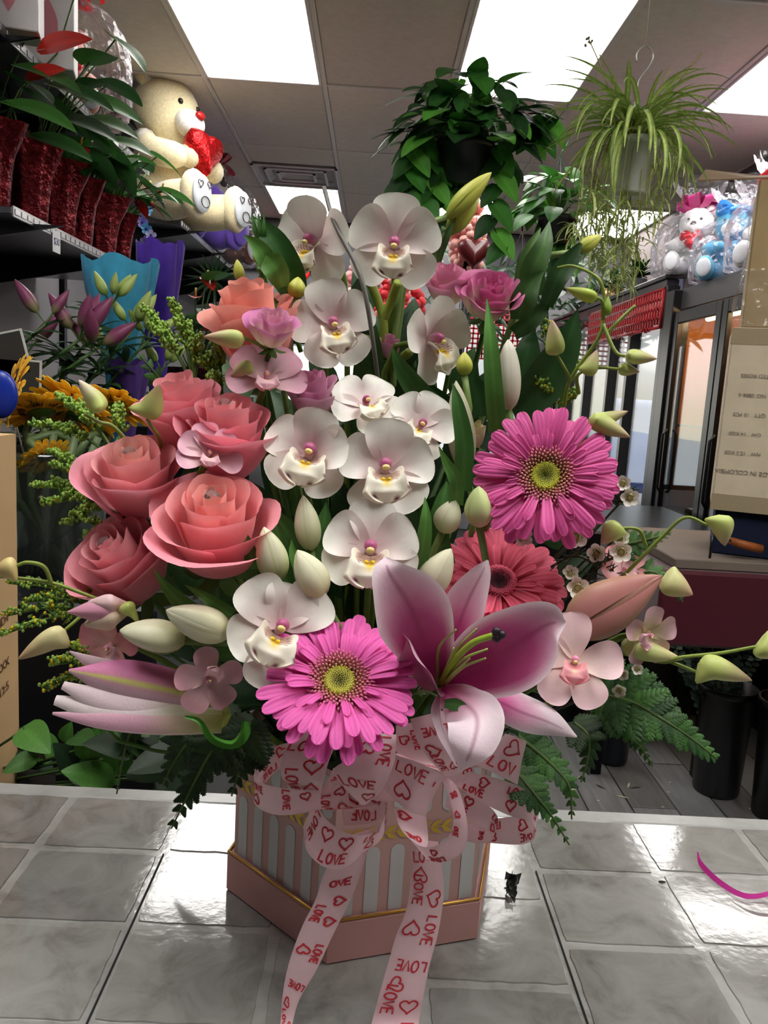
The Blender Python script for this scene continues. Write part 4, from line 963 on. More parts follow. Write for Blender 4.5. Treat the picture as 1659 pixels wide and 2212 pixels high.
leafy('', [
 ([(640, 640, .65), (620, 590, .64), (590, 520, .64), (545, 468, .65)], [22, 36, 26, 1], S(56, 100, 46), 'broad leaf at the top of the left leafy stem'),
 ([(600, 600, .64), (575, 560, .63), (555, 530, .63), (528, 508, .63)], [14, 20, 14, 1], S(88, 140, 60), 'bright leaf curling left on the left leafy stem'),
 ([(610, 620, .63), (600, 590, .62), (585, 565, .62), (575, 552, .62)], [12, 24, 24, 2], S(92, 142, 62), 'round leaf at the middle of the left leafy stem'),
 ([(600, 660, .64), (570, 640, .64), (565, 610, .64), (570, 590, .64)], [8, 13, 12, 1], S(80, 122, 66), 'small hanging leaf on the left leafy stem'),
 ([(1160, 640, .66), (1150, 590, .65), (1175, 530, .65), (1187, 478, .66)], [18, 26, 18, 1], S(70, 105, 52), 'long upright leaf at the tip of the right leafy stem'),
 ([(1135, 650, .66), (1130, 600, .655), (1145, 540, .655), (1168, 492, .66)], [12, 18, 13, 1], S(88, 122, 62), 'folded leaf at the tip of the right leafy stem'),
 ([(1120, 690, .65), (1130, 650, .64), (1150, 610, .64), (1175, 585, .64)], [16, 26, 18, 1], S(62, 98, 48), 'broad leaf beside the magenta lisianthus'),
 ([(1180, 660, .65), (1200, 610, .64), (1225, 570, .64), (1255, 525, .64)], [14, 20, 20, 4], S(48, 80, 42), 'dark leaf under the yellow upper bud'),
 ([(1110, 720, .66), (1140, 700, .65), (1170, 670, .65), (1190, 640, .65)], [14, 18, 14, 1], S(58, 92, 46), 'leaf behind the right leafy stem'),
 ([(940, 600, .69), (950, 550, .685), (965, 510, .68), (985, 470, .68)], [4, 8, 8, 1], S(70, 100, 50), 'thin leaf beside the large yellow buds'),
 ([(925, 560, .69), (935, 520, .68), (950, 490, .68), (965, 460, .68)], [10, 17, 13, 2], S(60, 92, 48), 'green bract below the large yellow bud'),
], kinds=('lisianthus', 'flower_bud'))
t = thing('leafy_sprig', 'green leafy stem rising left of the top orchids', 'stem', P(630, 700, .65))
part('stem', G().tube(cat([tuple(P(*a)) for a in [(650, 760, .66), (625, 680, .65), (600, 600, .645), (570, 530, .645), (555, 475, .65)]], 20), .0022, S(90, 130, 60)), LEAF, t, world=True)
part('side_stem', G().tube(cat([tuple(P(*a)) for a in [(615, 650, .65), (590, 600, .645), (555, 580, .645)]], 12), .0016, S(90, 130, 60)), LEAF, t, world=True)
for x_ in (-14, 0, 12):
    blade([(565+x_*.3, 530, .645), (562+x_*.7, 500, .64), (558+x_, 462, .64)], [3, 5, 1], S(70, 115, 55), t, 'leaf', nu=8, nv=3)
t = thing('leafy_sprig', 'grey green leafy stem rising at upper right', 'stem', P(1150, 760, .66))
part('stem', G().tube(cat([tuple(P(*a)) for a in [(1110, 800, .67), (1145, 700, .66), (1160, 620, .655), (1175, 560, .655)]], 20), .002, S(90, 120, 65)), LEAF, t, world=True)
part('side_stem', G().tube(cat([tuple(P(*a)) for a in [(930, 620, .69), (940, 540, .685), (960, 490, .68)]], 12), .003, S(100, 130, 75)), LEAF, t, world=True)
part('side_stem', G().tube(cat([tuple(P(*a)) for a in [(1150, 700, .66), (1195, 620, .655), (1250, 540, .655)]], 12), .0016, S(90, 120, 65)), LEAF, t, world=True)

# ---------------- gerberas
gerbera(1178, 1030, .565, 168, (.05, .28, 1), 'big magenta pink gerbera at the right with yellow green eye', 7, S(226, 92, 165), S(190, 60, 125), S(205, 205, 75), S(95, 105, 30), floret=S(212, 105, 140), wk=.098)
gerbera(1075, 1262, .585, 158, (.1, .55, .85), 'salmon pink gerbera with dark centre, half hidden by the lily', 20, S(242, 105, 135), S(205, 60, 90), S(110, 45, 60), S(60, 25, 35), disc=.12, ring=.24, n1=22, wk=.135)
gerbera(733, 1475, .475, 184, (.0, .5, .9), 'front magenta pink gerbera resting on the ribbon bow', 12, S(232, 95, 180), S(196, 60, 135), S(200, 195, 75), S(100, 100, 35), floret=S(214, 100, 145), wk=.1)

# ---------------- open stargazer style lily
def lpetal(t, pts, hw, cup=.3, ruf=.05, rf=2.5, ph=0, roll=0, deep=S(150, 34, 92), pale=S(246, 226, 236), midc=S(205, 90, 150), spread=.75, nu=34, bw=1.0):
    def cf(U, V):
        q = np.clip(1.25*spread-U-.25*np.abs(V)**2, 0, 1)
        c = mix(pale, midc, np.clip(q*2.2, 0, 1)); c = mix(c, deep, np.clip(q*2.4-.75, 0, 1))
        c = mix(c, S(150, 50, 95), .55*np.clip(1-np.abs(V)*16, 0, 1)*(U < .85))
        return mix(c, S(250, 238, 244), np.clip((np.abs(V)-.82)*7, 0, 1)*.85)
    return part('petal', G().grid(strip(pts, hw, cup, roll, nu, 15, ruf, rf, ph), nu, 15, cf), PETAL, t, world=True)
lc = (948, 1475)
lily = thing('lily', 'open deep pink lily with white edged petals at the centre front', 'flower', P(*lc, .50))
lpetal(lily, [(945, 1478, .505), (920, 1400, .485), (885, 1310, .468), (842, 1240, .462), (832, 1203, .468)], [18, 62, 84, 44, 2], cup=.25, spread=.72)
lpetal(lily, [(958, 1470, .508), (985, 1370, .50), (1010, 1300, .495), (1040, 1240, .49), (1054, 1210, .49)], [14, 40, 46, 24, 2], cup=.25, spread=.62, roll=-10)
lpetal(lily, [(952, 1480, .505), (1030, 1440, .485), (1110, 1395, .468), (1180, 1350, .458), (1222, 1345, .458)], [16, 72, 92, 62, 3], cup=.35, spread=.85, roll=8, ruf=.03)
lpetal(lily, [(950, 1490, .50), (990, 1510, .475), (1030, 1550, .45), (1018, 1620, .435), (992, 1668, .44)], [20, 52, 66, 50, 2], cup=-.35, spread=.42, midc=S(232, 70, 160), deep=S(215, 50, 135), roll=-15)
lpetal(lily, [(960, 1490, .512), (1060, 1510, .50), (1130, 1540, .49), (1190, 1562, .482), (1246, 1592, .48)], [16, 34, 40, 30, 2], cup=-.3, spread=.62, midc=S(236, 110, 180), deep=S(205, 50, 125))
lpetal(lily, [(945, 1490, .503), (925, 1470, .486), (900, 1425, .476), (880, 1385, .476), (858, 1372, .482)], [16, 38, 38, 26, 6], cup=.5, ruf=.22, rf=2.2, spread=.8, roll=-55)
lpetal(lily, [(950, 1495, .497), (948, 1530, .478), (955, 1570, .462), (972, 1615, .448), (986, 1655, .442)], [10, 24, 20, 14, 2], cup=.3, spread=.35, roll=60)
part('style', G().tube(cat([tuple(P(*a)) for a in [(950, 1480, .50), (975, 1435, .475), (1020, 1390, .455), (1068, 1372, .445)]], 20), .0021, S(165, 195, 60), 8), WAXY, lily, world=True)
g = G()
for k in range(3): g.ball(P(1076+7*math.cos(k*2.1), 1371+8*math.sin(k*2.1), .444), .0029, S(52, 34, 46), 6, 8)
part('stigma', g, WAXY, lily, world=True, label='dark purple three lobed stigma')
for q in ([(945, 1470, .5), (948, 1400, .48), (985, 1360, .465)], [(955, 1470, .5), (985, 1405, .475), (1030, 1358, .465)], [(952, 1470, .5), (970, 1430, .475), (980, 1400, .465)], [(955, 1475, .5), (1000, 1425, .47), (1053, 1402, .455)], [(955, 1478, .5), (985, 1450, .47), (1015, 1422, .46)], [(957, 1482, .5), (1000, 1442, .47), (1049, 1422, .455)]):
    part('stamen', G().tube(cat([tuple(P(*a)) for a in q], 12), list(np.linspace(.0013, .0006, 12)), S(185, 200, 110), 6), WAXY, lily, world=True)
blade([(960, 1520, .475), (985, 1522, .47), (1005, 1530, .465), (1024, 1536, .462)], [9, 14, 10, 1], LM, lily, 'leaf')
to_vase(lily, P(948, 1485, .51), (0, 1, -.3), .004)
# half open lily lying left
t = thing('lily', 'half open pale pink lily bud pointing left at lower left', 'flower', P(480, 1545, .5))
for k, (pts, hw, cc, ed) in enumerate((
    ([(490, 1535, .505), (400, 1500, .495), (260, 1470, .485), (148, 1448, .482)], [34, 46, 48, 3], S(205, 120, 165), S(205, 205, 110)),
    ([(480, 1550, .50), (350, 1540, .487), (230, 1515, .48), (135, 1480, .48)], [26, 34, 28, 9], S(236, 214, 220), S(240, 225, 225)),
    ([(480, 1555, .497), (350, 1550, .485), (220, 1535, .478), (118, 1512, .478)], [24, 32, 28, 11], S(240, 226, 228), S(244, 236, 236)),
    ([(480, 1562, .495), (350, 1562, .483), (220, 1555, .475), (113, 1541, .476)], [22, 26, 20, 3], S(214, 165, 185), S(235, 215, 215)),
    ([(400, 1490, .51), (300, 1460, .50), (210, 1435, .495), (150, 1407, .494)], [20, 22, 16, 2], S(205, 175, 185), S(225, 210, 212)))):
    def cf(U, V, cc=cc, ed=ed, k=k):
        c = mix(cc, S(190, 200, 110), np.clip(.45-U, 0, 1)*2.2)
        if k == 0: c = mix(mix(c, S(232, 200, 212), np.clip((V+.05)*3, 0, 1)*.0+np.clip((.15-V)*0+V*2, 0, 1)), S(205, 208, 105), np.exp(-((V+.0)/.13)**2))
        return mix(c, ed, np.clip((np.abs(V)-.8)*4, 0, 1)*(k > 0))
    part('petal', G().grid(strip(pts, hw, -.55 if k == 0 else -.3, 0, 26, 11), 26, 11, cf), PETAL, t, world=True)
part('petal', dbud((500, 1545), (330, 1540), 34, .51, .51, c0=S(165, 185, 80), c1=S(225, 205, 185), bump=0), WAXY, t, world=True)
# closed lily bud right
tulip((1225, 1360), (1432, 1243), 50, .53, .515, 'closed brownish pink lily bud pointing right', 10, c0=S(205, 145, 140), c1=S(192, 128, 122), mid=S(150, 158, 90), group=None, name='lily_bud', n=3, ridge=.32, pw=.72, e=.85)
# curled green sepal
t = thing('curled_leaf', 'bright green curled leaf tip under the half open lily', 'leaf', P(500, 1590, .49))
blade([(400, 1548, .478), (432, 1556, .476), (462, 1590, .476), (500, 1600, .478), (524, 1580, .482), (530, 1558, .486)], [3, 6, 12, 16, 14, 6], S(80, 150, 50), t, 'blade', cup=.9, roll=[10, 20, 60, 70, 30, 0])

# ---------------- wax flowers
def wax(px, py, D, R, ab, lb, tint=0):
    t = thing('wax_flower', lb, 'flower', aim(px, py, D, *ab), 'small white wax flowers'); r = R*pxs(px, py, D)
    for k in range(5):
        pf = petal(r*.62, r*.52, roundf, .5, .2, cup=.4)
        part('petal', G().grid(pf, 8, 7, lambda U, V: mix(mix(S(205, 200, 170), S(244, 240, 232), U*2), S(196, 130, 190), np.clip(U*3-2.2, 0, 1)*(.35+tint))), WAXY, t, M=Matrix.Rotation(k*2*PI/5+.3, 4, 'Z') @ Matrix.Translation((0, r*.3, 0)))
    g = G().lathe([(0, -r*.35), (r*.2, -r*.3), (r*.36, 0), (r*.34, r*.03), (r*.1, -r*.03), (0, -r*.02)], S(190, 190, 120)); part('cup', g, WAXY, t)
    g = G()
    for k in range(10):
        a = k*2*PI/10; g.tube([(r*.3*math.cos(a), r*.3*math.sin(a), 0), (r*.22*math.cos(a), r*.22*math.sin(a), r*.13)], r*.03, S(235, 225, 200), 4); g.ball((r*.2*math.cos(a), r*.2*math.sin(a), r*.15), r*.05, S(110, 70, 50), 4, 5)
    part('stamens', g, WAXY, t)
    to_vase(t, P(px, py, D)+Vector((0, .004, 0)), (0, 1, -.5), .001, S(70, 60, 45))
for a in ((1126, 1160, .565, 30, (.3, .2, .8), 'white wax flower between the two right gerberas', .1), (1243, 1160, .575, 34, (.1, .1, 1), 'dusky mauve wax flower under the big gerbera', .65), (1290, 1195, .57, 27, (-.2, 0, 1), 'pale wax flower below the mauve one', .4),
          (1340, 1165, .56, 26, (0, .5, .8), 'wax flower with mauve petals at the spray top', .5), (1342, 1192, .55, 30, (0, -.1, 1), 'open pale wax flower showing dark stamens', .25), (1232, 1240, .56, 23, (.1, .4, .8), 'small white wax flower above its twin by the salmon gerbera', .1),
          (1247, 1270, .55, 32, (.2, 0, 1), 'white wax flower beside the salmon gerbera tips', .15), (1360, 1075, .585, 26, (.1, 0, 1), 'white wax flower at the right rim of the big gerbera', 0), (1345, 1045, .59, 22, (.2, .2, 1), 'smaller white wax flower just above at the gerbera rim', 0),
          (1347, 1455, .545, 18, (-.2, -.3, .8), 'wax bud cluster below the cream dendrobium', .2), (1375, 1445, .545, 17, (.3, 0, .8), 'round white wax bud right of the cluster', .1), (1338, 1490, .54, 20, (0, -.4, .8), 'blush wax flower hanging above the fern', .3)): wax(*a)
t = thing('wax_flower_twig', 'dark needle leaved wax flower twigs between the gerberas', 'twig', P(1220, 1220, .58))
for p in ([(1190, 1225, .585), (1240, 1200, .58), (1290, 1215, .575), (1340, 1200, .57)], [(1250, 1290, .57), (1280, 1240, .57), (1300, 1200, .57)], [(1290, 1215, .575), (1330, 1250, .575), (1350, 1280, .575)], [(1330, 1090, .6), (1345, 1075, .595), (1360, 1060, .59)]):
    q = cat([tuple(P(*a)) for a in p], 12); g = G().tube(q, .0011, S(66, 55, 40), 5)
    for i in range(1, 12):
        for _ in range(3):
            d = np.array([rnd(-1, 1), rnd(-.5, .3), rnd(-.3, 1)]); d = d/np.linalg.norm(d)*.009; g.tube([q[i], q[i]+d*.6, q[i]+d], [.0006, .0006, .0002], S(52, 62, 40), 4)
    part('twig', g, LEAF, t, world=True)

# ---------------- yellow green filler
budspray('yellow green filler spray beside the sunflowers, upper left', (260, 1000), [(75, 920, .60), (130, 862, .60), (150, 880, .59), (255, 890, .6)], .58, yel=.02)
budspray('yellow green filler spray left of the peach centred rose', (270, 1110), [(75, 1050, .59), (110, 980, .59), (120, 1010, .585), (140, 1060, .585), (100, 1090, .585), (150, 1130, .58)], .57, yel=.02)
budspray('filler spray just left of the lowest rose', (290, 1230), [(175, 1120, .575), (185, 1160, .575)], .57, yel=.02, dens=4)
budspray('bright filler spray above the side on roses', (420, 840), [(310, 670, .64), (372, 660, .64), (405, 712, .64), (330, 715, .63), (430, 745, .63)], .63, yel=.0)
budspray('filler spray behind the brown tipped bud', (480, 850), [(440, 790, .63), (470, 760, .63), (455, 830, .62)], .64, yel=0, dens=4)
budspray('filler with yellow bits at the left edge', (250, 1340), [(20, 1260, .55), (10, 1370, .54), (60, 1300, .545), (130, 1285, .55), (15, 1330, .545)], .53, yel=.22, dens=4, br=3.2)
budspray('yellow flecked filler behind the half open lily', (240, 1480), [(120, 1435, .52), (100, 1490, .52), (160, 1400, .525)], .53, yel=.3, dens=4)
budspray('small green filler above the big gerbera', (1200, 930), [(1165, 830, .63), (1190, 850, .63), (1240, 860, .62), (1230, 770, .64), (1250, 745, .64), (1175, 690, .66)], .64, yel=.08, dens=2, leafy=False, cb=S(120, 145, 50))
# ---------------- ferns
frond('bright fern frond sweeping down right over the floor', [(1300, 1500, .56), (1370, 1520, .54), (1440, 1560, .525), (1500, 1600, .52), (1550, 1640, .515)], 105, 13)
frond('second bright fern frond behind the sweeping one', [(1290, 1490, .57), (1360, 1480, .56), (1420, 1500, .55), (1470, 1540, .545)], 80, 10)
frond('narrow fern frond hanging down toward the floor at right', [(1290, 1500, .56), (1340, 1560, .55), (1380, 1610, .54), (1410, 1655, .535)], 50, 10)
frond('fern frond hanging beside the bow on the right', [(1120, 1590, .53), (1190, 1650, .52), (1230, 1700, .51), (1235, 1770, .505)], 62, 10)
frond('lowest right fern frond tip over the counter', [(1110, 1660, .52), (1150, 1710, .505), (1190, 1760, .50), (1230, 1825, .495)], 62, 10)
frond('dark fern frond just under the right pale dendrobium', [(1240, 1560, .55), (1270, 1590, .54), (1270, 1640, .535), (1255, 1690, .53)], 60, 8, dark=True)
frond('fern tips right of the wax flowers', [(1340, 1260, .585), (1400, 1235, .58), (1440, 1255, .575), (1475, 1300, .57)], 50, 8)
frond('small fern leaf above the wax flowers', [(1330, 1180, .59), (1380, 1170, .585), (1420, 1160, .58), (1450, 1150, .58)], 46, 7)
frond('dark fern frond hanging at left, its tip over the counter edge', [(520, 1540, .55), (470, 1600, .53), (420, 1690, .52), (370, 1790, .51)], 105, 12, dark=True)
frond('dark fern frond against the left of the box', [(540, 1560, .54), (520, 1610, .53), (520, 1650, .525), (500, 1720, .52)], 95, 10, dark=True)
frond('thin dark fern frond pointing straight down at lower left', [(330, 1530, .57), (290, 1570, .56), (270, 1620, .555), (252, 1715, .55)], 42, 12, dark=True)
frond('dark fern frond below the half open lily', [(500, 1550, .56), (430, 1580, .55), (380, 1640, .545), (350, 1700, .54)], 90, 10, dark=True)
frond('olive fern sprig above the side on rose', [(420, 900, .64), (370, 850, .635), (330, 800, .63), (300, 765, .63)], 56, 6)
frond('tiny fern tip in front of the open lily', [(890, 1500, .48), (905, 1495, .475), (925, 1495, .473), (945, 1505, .472)], 22, 4)
# ---------------- dark inner foliage
inner = thing('inner_foliage', 'dark green foliage packed between the blooms above the box', 'foliage', VASE)
LMS = [leafmesh(c, .22, .6) for c in (S(40, 70, 36), S(52, 84, 40), S(34, 56, 34))]
for k in range(210):
    a = rnd(0, 2*PI); e = rnd(-.25, 1.45); d = Vector((math.cos(a)*math.cos(e), math.sin(a)*math.cos(e)*.8, math.sin(e)))
    Rr = rnd(.07, .17) if e > .3 else rnd(.05, .12)
    top = .36*max(0, math.sin(e)); p = Vector((.0, .715, CT+.17))+Vector((d.x*Rr*1.15, d.y*Rr*.55, d.z*rnd(.04, .36)))
    if p.y < .60: p.y = .60+rnd(0, .04)
    leafpart(inner, random.choice(LMS), p, d+Vector((0, 0, rnd(-.3, .4))), Vector((rnd(-.4, .4), -1, rnd(0, .8))), rnd(.05, .085), rnd(-.5, .5))
for k in range(70):
    a = rnd(0, 2*PI); d = Vector((math.cos(a), math.sin(a), 0)); p = Vector((hc.x, hc.y, CT+.165+rnd(0, .03)))+d*RB*rnd(.7, .92)
    if p.y < .56 or (p.y < .64 and -.07 < p.x < .11): continue
    leafpart(inner, random.choice(LMS), p, d+Vector((0, 0, rnd(-.5, .35))), Vector((0, 0, 1))+d*.5, rnd(.045, .08), rnd(-.4, .4))
for k in range(16):
    a = rnd(0, 6.28); part('stem', G().tube([VASE+Vector((rnd(-.05, .05), rnd(-.03, .03), -.03)), VASE+Vector((rnd(-.12, .12), rnd(-.04, .04), rnd(.1, .36)))], .0025, S(60, 92, 42), 6), LEAF, inner, world=True)
# ---------------- bits on the counter
t = thing('wilted_leaf', 'crumpled black dried leaf scrap lying beside the box', 'leaf', ZP(1105, 1915, CT))
def onc(px, py, h=0): return ZP(px, py, CT+h)
for k, (a, b) in enumerate((((1090, 1900), (1118, 1898)), ((1095, 1915), (1112, 1930)), ((1100, 1895), (1100, 1930)), ((1092, 1925), (1115, 1945)), ((1104, 1890), (1120, 1908)))):
    p, q = onc(*a, .004), onc(*b, .003)
    g = G().grid(petal((q-p).length, .0055, lance, .3, -1.2, cup=.9, ruf=.5, rf=2, ph=k), 8, 5, S(30, 34, 30), orient(p, q-p, (rnd(-.5, .5), 0, 1), 1))
    part('piece', g, LEAF, t, world=True)
t = thing('petal_speck', 'tiny dark speck on the counter tiles at right', 'debris', onc(1430, 1906, .001)); part('speck', G().ball((0, 0, .0004), .003, S(45, 40, 38), 5, 8, (1.3, .6, .3)), DULL, t)
q = [onc(1506, 1842, .012), onc(1515, 1870, .004), onc(1560, 1912, .003), onc(1615, 1938, .006), onc(1680, 1925, .012), onc(1760, 1880, .02)]
c = cat([tuple(a) for a in q], 40)
def rf_(U, V):
    i = U*39; ev = lambda A: np.stack([np.interp(i, np.arange(40), A[:, j]) for j in range(3)], 1)
    cc = ev(c); an = 1.15-1.0*np.clip(U*1.5, 0, 1); h = .0032*np.clip(U*14, .1, 1)
    return cc[:, 0]+h*V*.35, cc[:, 1]+h*V*np.cos(an), cc[:, 2]+h*V*np.sin(an)+.001
solo('curling_ribbon', G().grid(rf_, 60, 5, S(205, 30, 150)), SATIN, 'magenta curling ribbon end on the counter at the right edge', 'ribbon')
# ================================================================ THE SHOP, left side
BLK, DGR = S(22, 22, 24), S(58, 58, 62)
shelfg = S(120, 122, 126)
def lshelf(label, z, y0, y1, group='wall shelves at the left', x1=-1.13):
    t = thing('wall_shelf', label, 'shelf', (XL, (y0+y1)/2, z), group)
    part('board', G().box((XL, y0, z-.022), (x1-.006, y1, z), shelfg, bev=.002), METAL, t, world=True, flat=True)
    g = G(); n_ = int((y1-y0)/.045)
    g.box((x1-.006, y0, z-.03), (x1, y1, z+.004), S(170, 170, 172), bev=.0015)
    for k in range(n_): g.box((x1-.002, y0+.01+k*.045, z-.022), (x1+.0025, y0+.045+k*.045, z-.004), S(190, 190, 192), bev=.001)
    part('front_strip', g, METAL, t, world=True, flat=True)
    for y in np.arange(y0+.15, y1, .75):
        g = G(); g.add([(XL, y-.006, z-.022), (x1+.1, y-.006, z-.022), (XL, y-.006, z-.17), (XL, y+.006, z-.022), (x1+.1, y+.006, z-.022), (XL, y+.006, z-.17)], [(0, 1, 2), (3, 5, 4), (1, 4, 5, 2)], DGR)
        part('bracket', g, METAL, t, world=True, flat=True)
    return t
lshelf('metal shelf edge carrying the red foil wrapped pots', 1.893, 2.54, 4.18)
lshelf('highest metal shelf with the white gift boxes', 2.385, 1.6, 4.0)
lshelf('far shelf that carries the teddy bears', 2.285, 4.66, 8.2)
for k, y in enumerate((2.75, 3.62, 4.5)):
    solo('shelf_post', G().box((XL, y-.02, .3), (XL+.03, y+.02, 2.9), BLK), METAL, ('dark slotted wall post at the near end of the shelves', 'dark slotted wall post behind the foil pots', 'dark slotted wall post between pots and bears')[k], 'post', 'slotted wall posts', flat=True)
p = XP(122, 523, -1.127)
t = thing('price_tag', 'white handwritten 30 dollar price tag on the shelf edge', 'tag', p)
part('card', G().box((-.0006, -.033, -.036), (.0006, .033, .036), S(225, 226, 230)), PAPER, t, flat=True)
def text(body, size, M, parent, col, name='lettering', ex=.0003):
    cu = bpy.data.curves.new(name, 'FONT'); cu.body = body; cu.size = size; cu.align_x = 'CENTER'; cu.align_y = 'CENTER'; cu.extrude = ex
    o = bpy.data.objects.new(name, cu); COL.objects.link(o); o.parent = parent; o.matrix_basis = M
    m = bpy.data.materials.new('ink'); m.use_nodes = True; m.node_tree.nodes['Principled BSDF'].inputs['Base Color'].default_value = (*col, 1); cu.materials.append(m)
    me = bpy.data.meshes.new_from_object(o.evaluated_get(bpy.context.evaluated_depsgraph_get())); me.materials.clear(); me.materials.append(m)
    bpy.data.objects.remove(o); o = bpy.data.objects.new(name, me); COL.objects.link(o); o.parent = parent; o.matrix_basis = M; return o
text('$30', .034, Matrix.Translation((.0012, 0, 0)) @ Matrix(((0, 0, 1), (1, 0, 0), (0, 1, 0))).to_4x4(), t, S(45, 50, 105))
# small shelf bracket of the next lower shelf
t = thing('wall_shelf', 'short lower shelf end with metal lip at the left edge', 'shelf', (XL, 2.1, 1.62), 'wall shelves at the left')
part('board', G().box((XL, 1.4, 1.60), (-1.16, 2.22, 1.622), shelfg, bev=.002), METAL, t, world=True, flat=True)
part('front_strip', G().box((-1.165, 1.4, 1.595), (-1.155, 2.22, 1.627), S(190, 190, 190), bev=.002), METAL, t, world=True, flat=True)
# foil pots with anthuriums
HL = [heartleaf(c, .3, .36, .5) for c in (S(52, 98, 42), S(66, 120, 48), S(42, 80, 38))]
HLR = heartleaf(S(190, 40, 32), .22, .38, .3)
def foilpot(cx, cy, z, r, h, label, group='red foil wrapped flower pots', col=S(108, 15, 26)):
    t = thing('foil_wrapped_pot', label, 'flower pot', (cx, cy, z), group)
    ph = rnd(0, 6)
    def wob(A, q): return 1+.06*np.sin(9*A+ph)*(.3+q)+.16*q**3*np.sin(4*A+ph)+.05*np.sin(17*A)*q
    part('foil', G().lathe([(0, 0), (r*.7, 0), (r*.78, h*.15), (r*.85, h*.45), (r*.95, h*.7), (r*1.12, h*.88), (r*1.3, h*1.12)], col, n=44, wob=wob), FOIL, t)
    for k in range(5):
        a = k*1.26+ph; d = Vector((math.cos(a), math.sin(a), 0))
        part('foil_point', G().grid(petal(h*.5, r*.5, lance, 1.25, -.3, cup=.5), 6, 5, col), FOIL, t, M=orient(d*r*1.08+Vector((0, 0, h*.85)), d*.35+Vector((0, 0, 1)), -d, 1))
    part('soil', G().lathe([(0, h*.72), (r*.9, h*.7)], S(40, 30, 24)), DULL, t)
    return t
def anth(cx, cy, z, nl, hgt, label, nf=2, spread=.2, sz=(.10, .17), seed=1, lean=(0, 0)):
    rs = random.Random(seed); t = thing('anthurium', label, 'potted plant', (cx, cy, z), 'anthurium plants on the shelf')
    for k in range(nl+nf):
        fl = k >= nl; a = rs.uniform(0, 6.28); rr = spread*rs.uniform(.35, 1); d = Vector((math.cos(a), math.sin(a), 0))
        tip = d*rr+Vector((lean[0], lean[1], 0))*rs.random()+Vector((0, 0, hgt*rs.uniform(.35, 1)*(1.1 if fl else 1)))
        part('stem', G().tube([(0, 0, -.04), tuple(tip*.5+Vector((0, 0, .03))), tuple(tip)], .003, S(80, 110, 55), 5), LEAF, t)
        if z+tip.z > 2.3 and cx+tip.x < -1.02: tip.z = 2.3-z-rs.uniform(0, .12)
        dr = (d+Vector((0, 0, rs.uniform(-.9, .2)))).normalized(); n = Vector((0, 0, 1))+d*.6
        part('leaf' if not fl else 'spathe', rs.choice(HL) if not fl else HLR, LEAF if not fl else WAXY, t, M=orient(tip, dr, n, rs.uniform(*sz)*(1 if not fl else .6)))
        if fl: part('spadix', G().tube([tip, tip+n*.03], .004, S(220, 190, 90), 6), WAXY, t)
    return t
pots = [(60, 450, .085, .26, 'red foil pot at the near shelf end'), (118, 478, .09, .25, 'red foil pot, second from the near shelf end'), (162, 505, .085, .24, 'red foil pot in the middle of the shelf row'), (212, 532, .09, .24, 'red foil pot, second from the far shelf end'), (252, 548, .075, .22, 'red foil pot at the far shelf end')]
ZS = 1.893
for i, (px, py, r, h, lb) in enumerate(pots):
    p = XP(px, py, -1.235); foilpot(p.x, p.y, ZS, r, h, lb)
    anth(p.x, p.y, ZS+h*.75, 11, (.5, .42, .42, .36, .3)[i], ('glossy leaved plant in the nearest foil pot', 'glossy leaved plant in the second foil pot', 'glossy leaved plant in the middle foil pot', 'red flowered anthurium in the fourth foil pot', 'red flowered anthurium in the farthest foil pot')[i], nf=(1, 2, 2, 3, 4)[i], spread=(.26, .26, .26, .24, .2)[i], seed=i+3, lean=(.12, 0))
p = XP(-30, 430, -1.28); foilpot(p.x, p.y, ZS, .09, .25, 'red foil pot cut off by the left edge'); anth(p.x, p.y, ZS+.2, 12, .55, 'tall dark leaved plant at the left edge above the pots', 1, .3, (.12, .18), 21)
for k, (px, py, s_, D_) in enumerate(((255, 305, .13, 2.9), (190, 215, .19, 2.7), (130, 190, .18, 2.6), (60, 150, .17, 2.5), (40, 230, .18, 2.45), (150, 260, .17, 2.7), (90, 300, .17, 2.6), (210, 260, .15, 2.8))):
    leafpart(bpy.data.objects['anthurium.001'], HL[1 if k == 0 else k % 3], P(px, py, D_), (.9, -.1, -.25), (0, -.5, 1), s_)
t = bpy.data.objects['anthurium.005']
for (px, py, D_, s_) in ((100, 105, 2.55, .14), (70, 165, 2.5, .10)): leafpart(t, HLR, P(px, py, D_), (.8, 0, .2), (0, -.8, .6), s_, mat=WAXY, name='spathe')
# little blue and lavender orchid
p = XP(315, 572, -1.16)
t = thing('small_orchid', 'small blue and lavender orchid in a pot at the far shelf end', 'potted plant', (p.x, p.y, ZS))
part('pot', G().lathe([(0, 0), (.035, 0), (.045, .07), (.04, .07), (.035, .05), (0, .05)], S(200, 200, 215)), PLAST, t)
part('stem', G().tube([(0, 0, .05), (.0, -.01, .2), (-.01, -.03, .32)], .003, S(70, 110, 60)), LEAF, t)
for k in range(9):
    zz = .08+k*.029; cc = (S(150, 140, 225), S(190, 190, 240), S(90, 170, 225))[k % 3]; g = G()
    for j in range(5): g.grid(petal(.03, .014, obov, .4, -.3, cup=.2), 7, 5, cc, Matrix.Rotation(j*1.256, 4, 'Z'))
    g.ball((0, 0, .006), .006, S(60, 40, 150), 5, 6)
    part('bloom', g, WAXY, t, M=orient((rnd(-.02, .035), -.03, zz), (0, rnd(-.2, .2), 1), (.5, -1, .1), 1) @ Matrix.Rotation(0, 4, 'X'))
